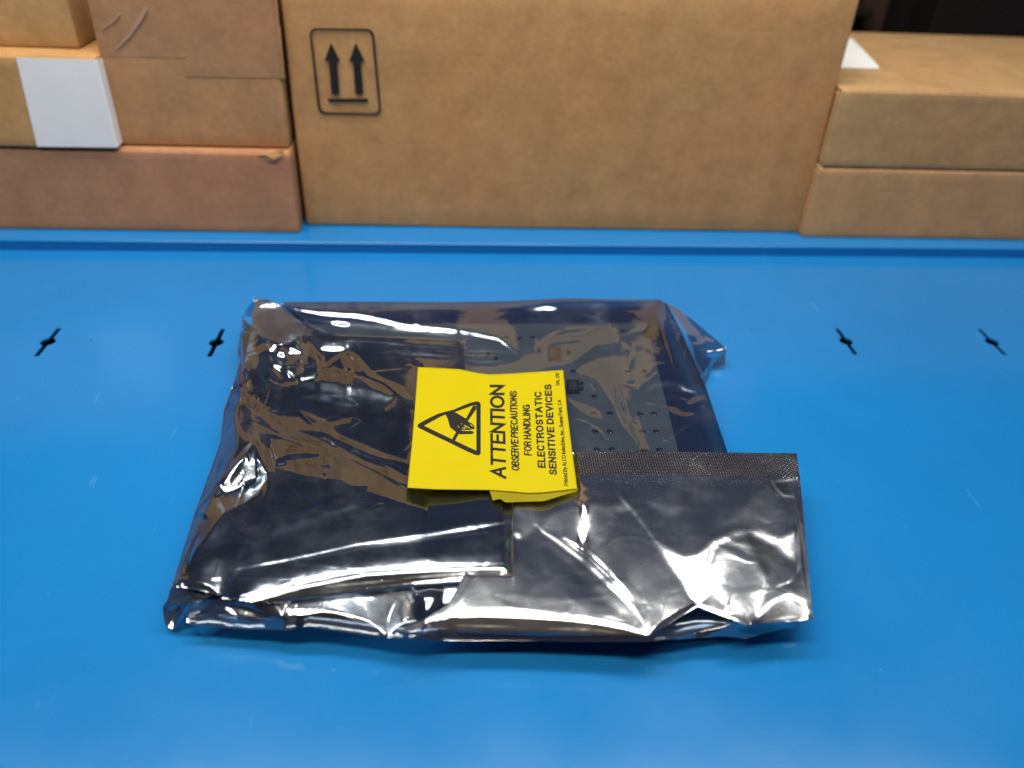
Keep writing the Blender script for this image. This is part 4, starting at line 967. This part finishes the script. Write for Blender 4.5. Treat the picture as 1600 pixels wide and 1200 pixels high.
# plain grotesque lettering drawn as strokes: cap height 1, lower case height 0.7
def _arc(cx, cy, rx, ry, a0, a1, n=14): return [(cx+rx*math.cos(R(a0+(a1-a0)*k/n)), cy+ry*math.sin(R(a0+(a1-a0)*k/n))) for k in range(n+1)]
GL = {
 'A': (.70, [[(0, 0), (.35, 1), (.70, 0)], [(.12, .33), (.58, .33)]]),
 'B': (.62, [[(0, 0), (0, 1), (.33, 1)]+_arc(.33, .76, .23, .24, 90, -90)+[(0, .52)], [(.30, .52)]+_arc(.36, .26, .26, .26, 90, -90)+[(0, 0)]]),
 'C': (.68, [_arc(.36, .5, .36, .5, 42, 318, 22)]), 'D': (.65, [[(0, 0), (0, 1), (.26, 1)]+_arc(.26, .5, .39, .5, 90, -90)+[(0, 0)]]),
 'E': (.56, [[(.56, 1), (0, 1), (0, 0), (.57, 0)], [(0, .52), (.5, .52)]]), 'F': (.53, [[(.53, 1), (0, 1), (0, 0)], [(0, .5), (.46, .5)]]),
 'G': (.72, [_arc(.37, .5, .37, .5, 42, 320, 22)+[(.70, .18), (.70, .46), (.42, .46)], [(.70, .3), (.70, 0)]]),
 'H': (.60, [[(0, 0), (0, 1)], [(.6, 0), (.6, 1)], [(0, .52), (.6, .52)]]), 'I': (.02, [[(0, 0), (0, 1)]]), 'L': (.5, [[(0, 1), (0, 0), (.5, 0)]]),
 'N': (.60, [[(0, 0), (0, 1), (.6, 0), (.6, 1)]]), 'O': (.76, [_arc(.38, .5, .38, .5, 0, 360, 28)]),
 'P': (.58, [[(0, 0), (0, 1), (.32, 1)]+_arc(.32, .735, .26, .265, 90, -90)+[(0, .47)]]),
 'R': (.62, [[(0, 0), (0, 1), (.33, 1)]+_arc(.33, .745, .26, .255, 90, -90)+[(0, .49)], [(.33, .49), (.52, .40), (.58, .14), (.63, 0)]]),
 'S': (.60, [_arc(.30, .745, .27, .255, 22, 250, 12)+_arc(.30, .265, .30, .265, 78, -162, 14)]),
 'T': (.62, [[(0, 1), (.62, 1)], [(.31, 1), (.31, 0)]]), 'U': (.60, [[(0, 1), (0, .32)]+_arc(.30, .32, .30, .32, 180, 360)+[(.6, 1)]]),
 'V': (.66, [[(0, 1), (.33, 0), (.66, 1)]]),
 'r': (.25, [[(0, 0), (0, .7)], _arc(.24, .42, .24, .28, 180, 85, 6)]), 'i': (.02, [[(0, 0), (0, .7)], [(0, .9), (0, 1)]]),
 'n': (.42, [[(0, 0), (0, .7)], _arc(.21, .46, .21, .24, 180, 0, 8)+[(.42, 0)]]), 't': (.26, [[(.1, .95), (.1, .12), (.16, .01), (.26, 0)], [(0, .7), (.26, .7)]]),
 'e': (.45, [[(.02, .36), (.45, .36)]+_arc(.23, .35, .22, .35, 0, 315, 14)]), 'd': (.46, [_arc(.22, .35, .22, .35, 0, 360, 16), [(.45, 0), (.45, 1)]]),
 'y': (.44, [[(0, .7), (.22, .02)], [(.44, .7), (.18, -.14), (.02, -.22)]]), 'u': (.42, [[(0, .7), (0, .24)]+_arc(.21, .24, .21, .24, 180, 360, 8), [(.42, .7), (.42, 0)]]),
 's': (.38, [_arc(.19, .52, .17, .18, 22, 250, 8)+_arc(.19, .18, .19, .18, 78, -162, 8)]), 'a': (.42, [_arc(.20, .5, .19, .2, 160, 0, 8)+[(.39, 0)], _arc(.19, .19, .19, .19, 0, 360, 12)]),
 'k': (.40, [[(0, 0), (0, 1)], [(.38, .7), (0, .26)], [(.14, .42), (.40, 0)]]), 'c': (.42, [_arc(.22, .35, .22, .35, 42, 318, 12)]),
 ',': (.05, [[(.05, .07), (0, -.12)]]), '.': (.03, [[(.02, 0), (.02, .06)]]), '-': (.28, [[(0, .38), (.28, .38)]]),
 '2': (.54, [_arc(.27, .73, .25, .27, 165, -35, 10)+[(0, 0), (.54, 0)]]), '1': (.24, [[(.02, .76), (.22, 1), (.22, 0)]]), '0': (.52, [_arc(.26, .5, .26, .5, 0, 360, 20)]),
}
def label_text(body, b0, b1, c0, c1, wpx, gap=0.22):
    """b0,b1 baseline ends in pixels; c0,c1 cap height vectors at either end; wpx stroke width"""
    b0, b1, c0, c1 = map(lambda a: np.array(a, float), (b0, b1, c0, c1))
    pen = 0.0; strokes = []
    for ch in body:
        if ch == ' ': pen += 0.30; continue
        wdt, st = GL[ch]
        for pl in st: strokes.append([(pen+x, y) for x, y in pl])
        pen += wdt+gap
    tot = pen-gap; vs = []; fs = []
    L = np.linalg.norm(b1-b0); ins = wpx/2/L; lift = 0.06
    for pl in strokes:
        pts = []
        for i in range(len(pl)):                      # densify
            if i:
                a, b = np.array(pl[i-1]), np.array(pl[i]); k = max(1, int(np.hypot(*(b-a))/0.3))
                pts += [a+(b-a)*t/k for t in range(1, k+1)]
            else: pts.append(np.array(pl[0]))
        P = []
        for x, y in pts:
            s = ins+(1-2*ins)*x/tot; cv = c0+(c1-c0)*s; cl = np.linalg.norm(cv); yy = (wpx/2+(cl-wpx)*y)/cl
            P.append(b0+(b1-b0)*s+cv*yy)
        P = np.array(P); keep = [0]+[i for i in range(1, len(P)) if np.hypot(*(P[i]-P[i-1])) > 1e-3]; P = P[keep]
        closed = np.hypot(*(P[0]-P[-1])) < 0.05 and len(P) > 3
        n = len(P); base = len(vs)
        for i in range(n):
            if closed: a, b = P[(i-1) % (n-1)], P[(i+1) % (n-1)]; p = P[i % (n-1)]
            else: p = P[i]; a = P[i-1] if i else p; b = P[i+1] if i < n-1 else p
            d1 = p-a; d2 = b-p; l1, l2 = np.hypot(*d1), np.hypot(*d2)
            d1 = d1/l1 if l1 > 1e-6 else d2/l2; d2 = d2/l2 if l2 > 1e-6 else d1
            n1 = np.array([-d1[1], d1[0]]); n2 = np.array([-d2[1], d2[0]]); m = n1+n2; mm = np.hypot(*m)
            m = m/mm if mm > 1e-3 else n1; k = 1/max(0.42, float(m@n1))
            ext = np.zeros(2)
            if not closed and i == 0: ext = -d2*wpx*0.5
            if not closed and i == n-1: ext = d1*wpx*0.5
            for sg in (1, -1):
                q = p+m*k*wpx/2*sg+ext; vs.append(V(on_label(q[0], q[1], lift)))
        for i in range(n-1): fs.append((base+2*i, base+2*i+1, base+2*i+3, base+2*i+2))
        lift = 0.06 if lift > 0.07 else 0.075
    return mesh_obj('printed_text', vs, fs, M_INK, wl_, smooth=False)
label_text('ATTENTION', (791.2, 748.5), (788.0, 601), (-24.5, -3.5), (-22.8, 0), 4.1)
label_text('OBSERVE PRECAUTIONS', (811.8, 736.5), (807.6, 610.7), (-12.6, -2.5), (-11.4, 0), 2.1, 0.30)
label_text('FOR HANDLING', (831.2, 712.2), (827.8, 632.0), (-12.4, -1.2), (-11.4, 0), 2.1, 0.30)
label_text('ELECTROSTATIC', (852.8, 731.5), (846.0, 611.3), (-12.6, -1.0), (-11.4, 0.5), 2.5, 0.34)
label_text('SENSITIVE DEVICES', (870.6, 742.6), (861.6, 600.0), (-12.3, -1.4), (-11.2, 0.5), 2.5, 0.32)
label_text('Printed By ALCO Industries, Inc., Buena Park, CA', (888.0, 759.2), (877.0, 624.4), (-6.8, -0.6), (-6.2, 0.2), 1.05, 0.26)
label_text('SAL-210', (874.2, 602.8), (873.6, 582.2), (-6.0, 0), (-5.6, 0), 0.95)
# ESD triangle (pixel points traced from the zoom, 10.91 px per photo px)
def tp(p): return [(640+a/10.91, 610+b/10.91) for a, b in p]
def label_poly(name, pts, mat=M_INK, lift=0.07, holes=()):
    bm = bmesh.new(); es = []
    for lp in [pts]+list(holes):
        # densify so that the print follows the paper
        dp = []
        for i in range(len(lp)):
            a = np.array(lp[i], float); b = np.array(lp[(i+1) % len(lp)], float); k = max(1, int(np.hypot(*(b-a))/4))
            dp += [a+(b-a)*t/k for t in range(k)]
        vs = [bm.verts.new(V(on_label(p[0], p[1], lift))) for p in dp]
        es += [bm.edges.new((vs[i], vs[(i+1) % len(vs)])) for i in range(len(vs))]
    bmesh.ops.triangle_fill(bm, edges=es, use_beauty=True)
    return bm_obj(name, bm, mat, wl_)
tri_out = tp([(132, 600), (150, 570), (190, 545), (360, 455), (480, 400), (600, 365), (760, 325), (880, 270), (1020, 215), (1110, 190), (1165, 187), (1195, 200), (1212, 230), (1212, 1070), (1195, 1098), (1160, 1106), (1110, 1095), (960, 1030), (700, 900), (400, 760), (160, 640), (138, 622)])
tri_in = tp([(245, 602), (420, 505), (520, 450), (610, 412), (700, 385), (790, 360), (960, 300), (1060, 262), (1138, 250), (1138, 1026), (960, 945), (760, 848), (500, 725)])
label_poly('warning_symbol', tri_out, holes=[tri_in])
label_poly('hand_print', tp([(600, 395), (700, 350), (780, 372), (870, 425), (965, 480), (1010, 540), (1060, 560), (1100, 600), (1113, 640), (1085, 665), (1050, 655), (1030, 680), (1085, 700), (1100, 725), (1060, 742), (850, 748), (800, 715), (740, 668), (690, 630), (670, 560), (650, 480)]), lift=0.08)
label_poly('strike_line', tp([(1080, 262), (1135, 262), (1135, 318), (990, 525), (955, 490)]), lift=0.075)
label_poly('strike_line', tp([(795, 705), (838, 738), (770, 865), (720, 840)]), lift=0.075)
for s_ in ([(880, 575), (890, 555), (896, 560), (884, 582)], [(925, 585), (955, 600), (1030, 635), (1020, 646), (970, 625), (930, 605)], [(895, 635), (950, 632), (975, 640), (945, 652), (905, 645)], [(820, 600), (852, 628), (846, 634), (816, 606)],
           [(1025, 565), (1060, 590), (1085, 620), (1060, 612), (1040, 590)], [(885, 668), (950, 676), (1060, 672), (1080, 664), (1060, 690), (950, 690), (890, 682)]):
    label_poly('hand_line', tp(s_), M_YEL, 0.10)
# bits on the shelf
def fleck(px, py, r, mat, label):
    c = at_z(px, py, 0.25); rs = np.random.RandomState(int(px)); vs = [(c[0]/1000, c[1]/1000, .0006)]
    for k in range(9):
        a = 2*math.pi*k/9; q = r*(0.6+0.6*rs.rand()); vs.append(((c[0]+q*math.cos(a))/1000, (c[1]+q*.7*math.sin(a))/1000, .0001))
    o = mesh_obj('debris_fleck', vs, [(0, 1+k, 1+(k+1) % 9) for k in range(9)], mat, smooth=False); o['label'] = label; o['category'] = 'debris'
fleck(142, 531, 1.1, M_DARKEDGE, 'tiny dark crumb between the two left slots of the shelf')
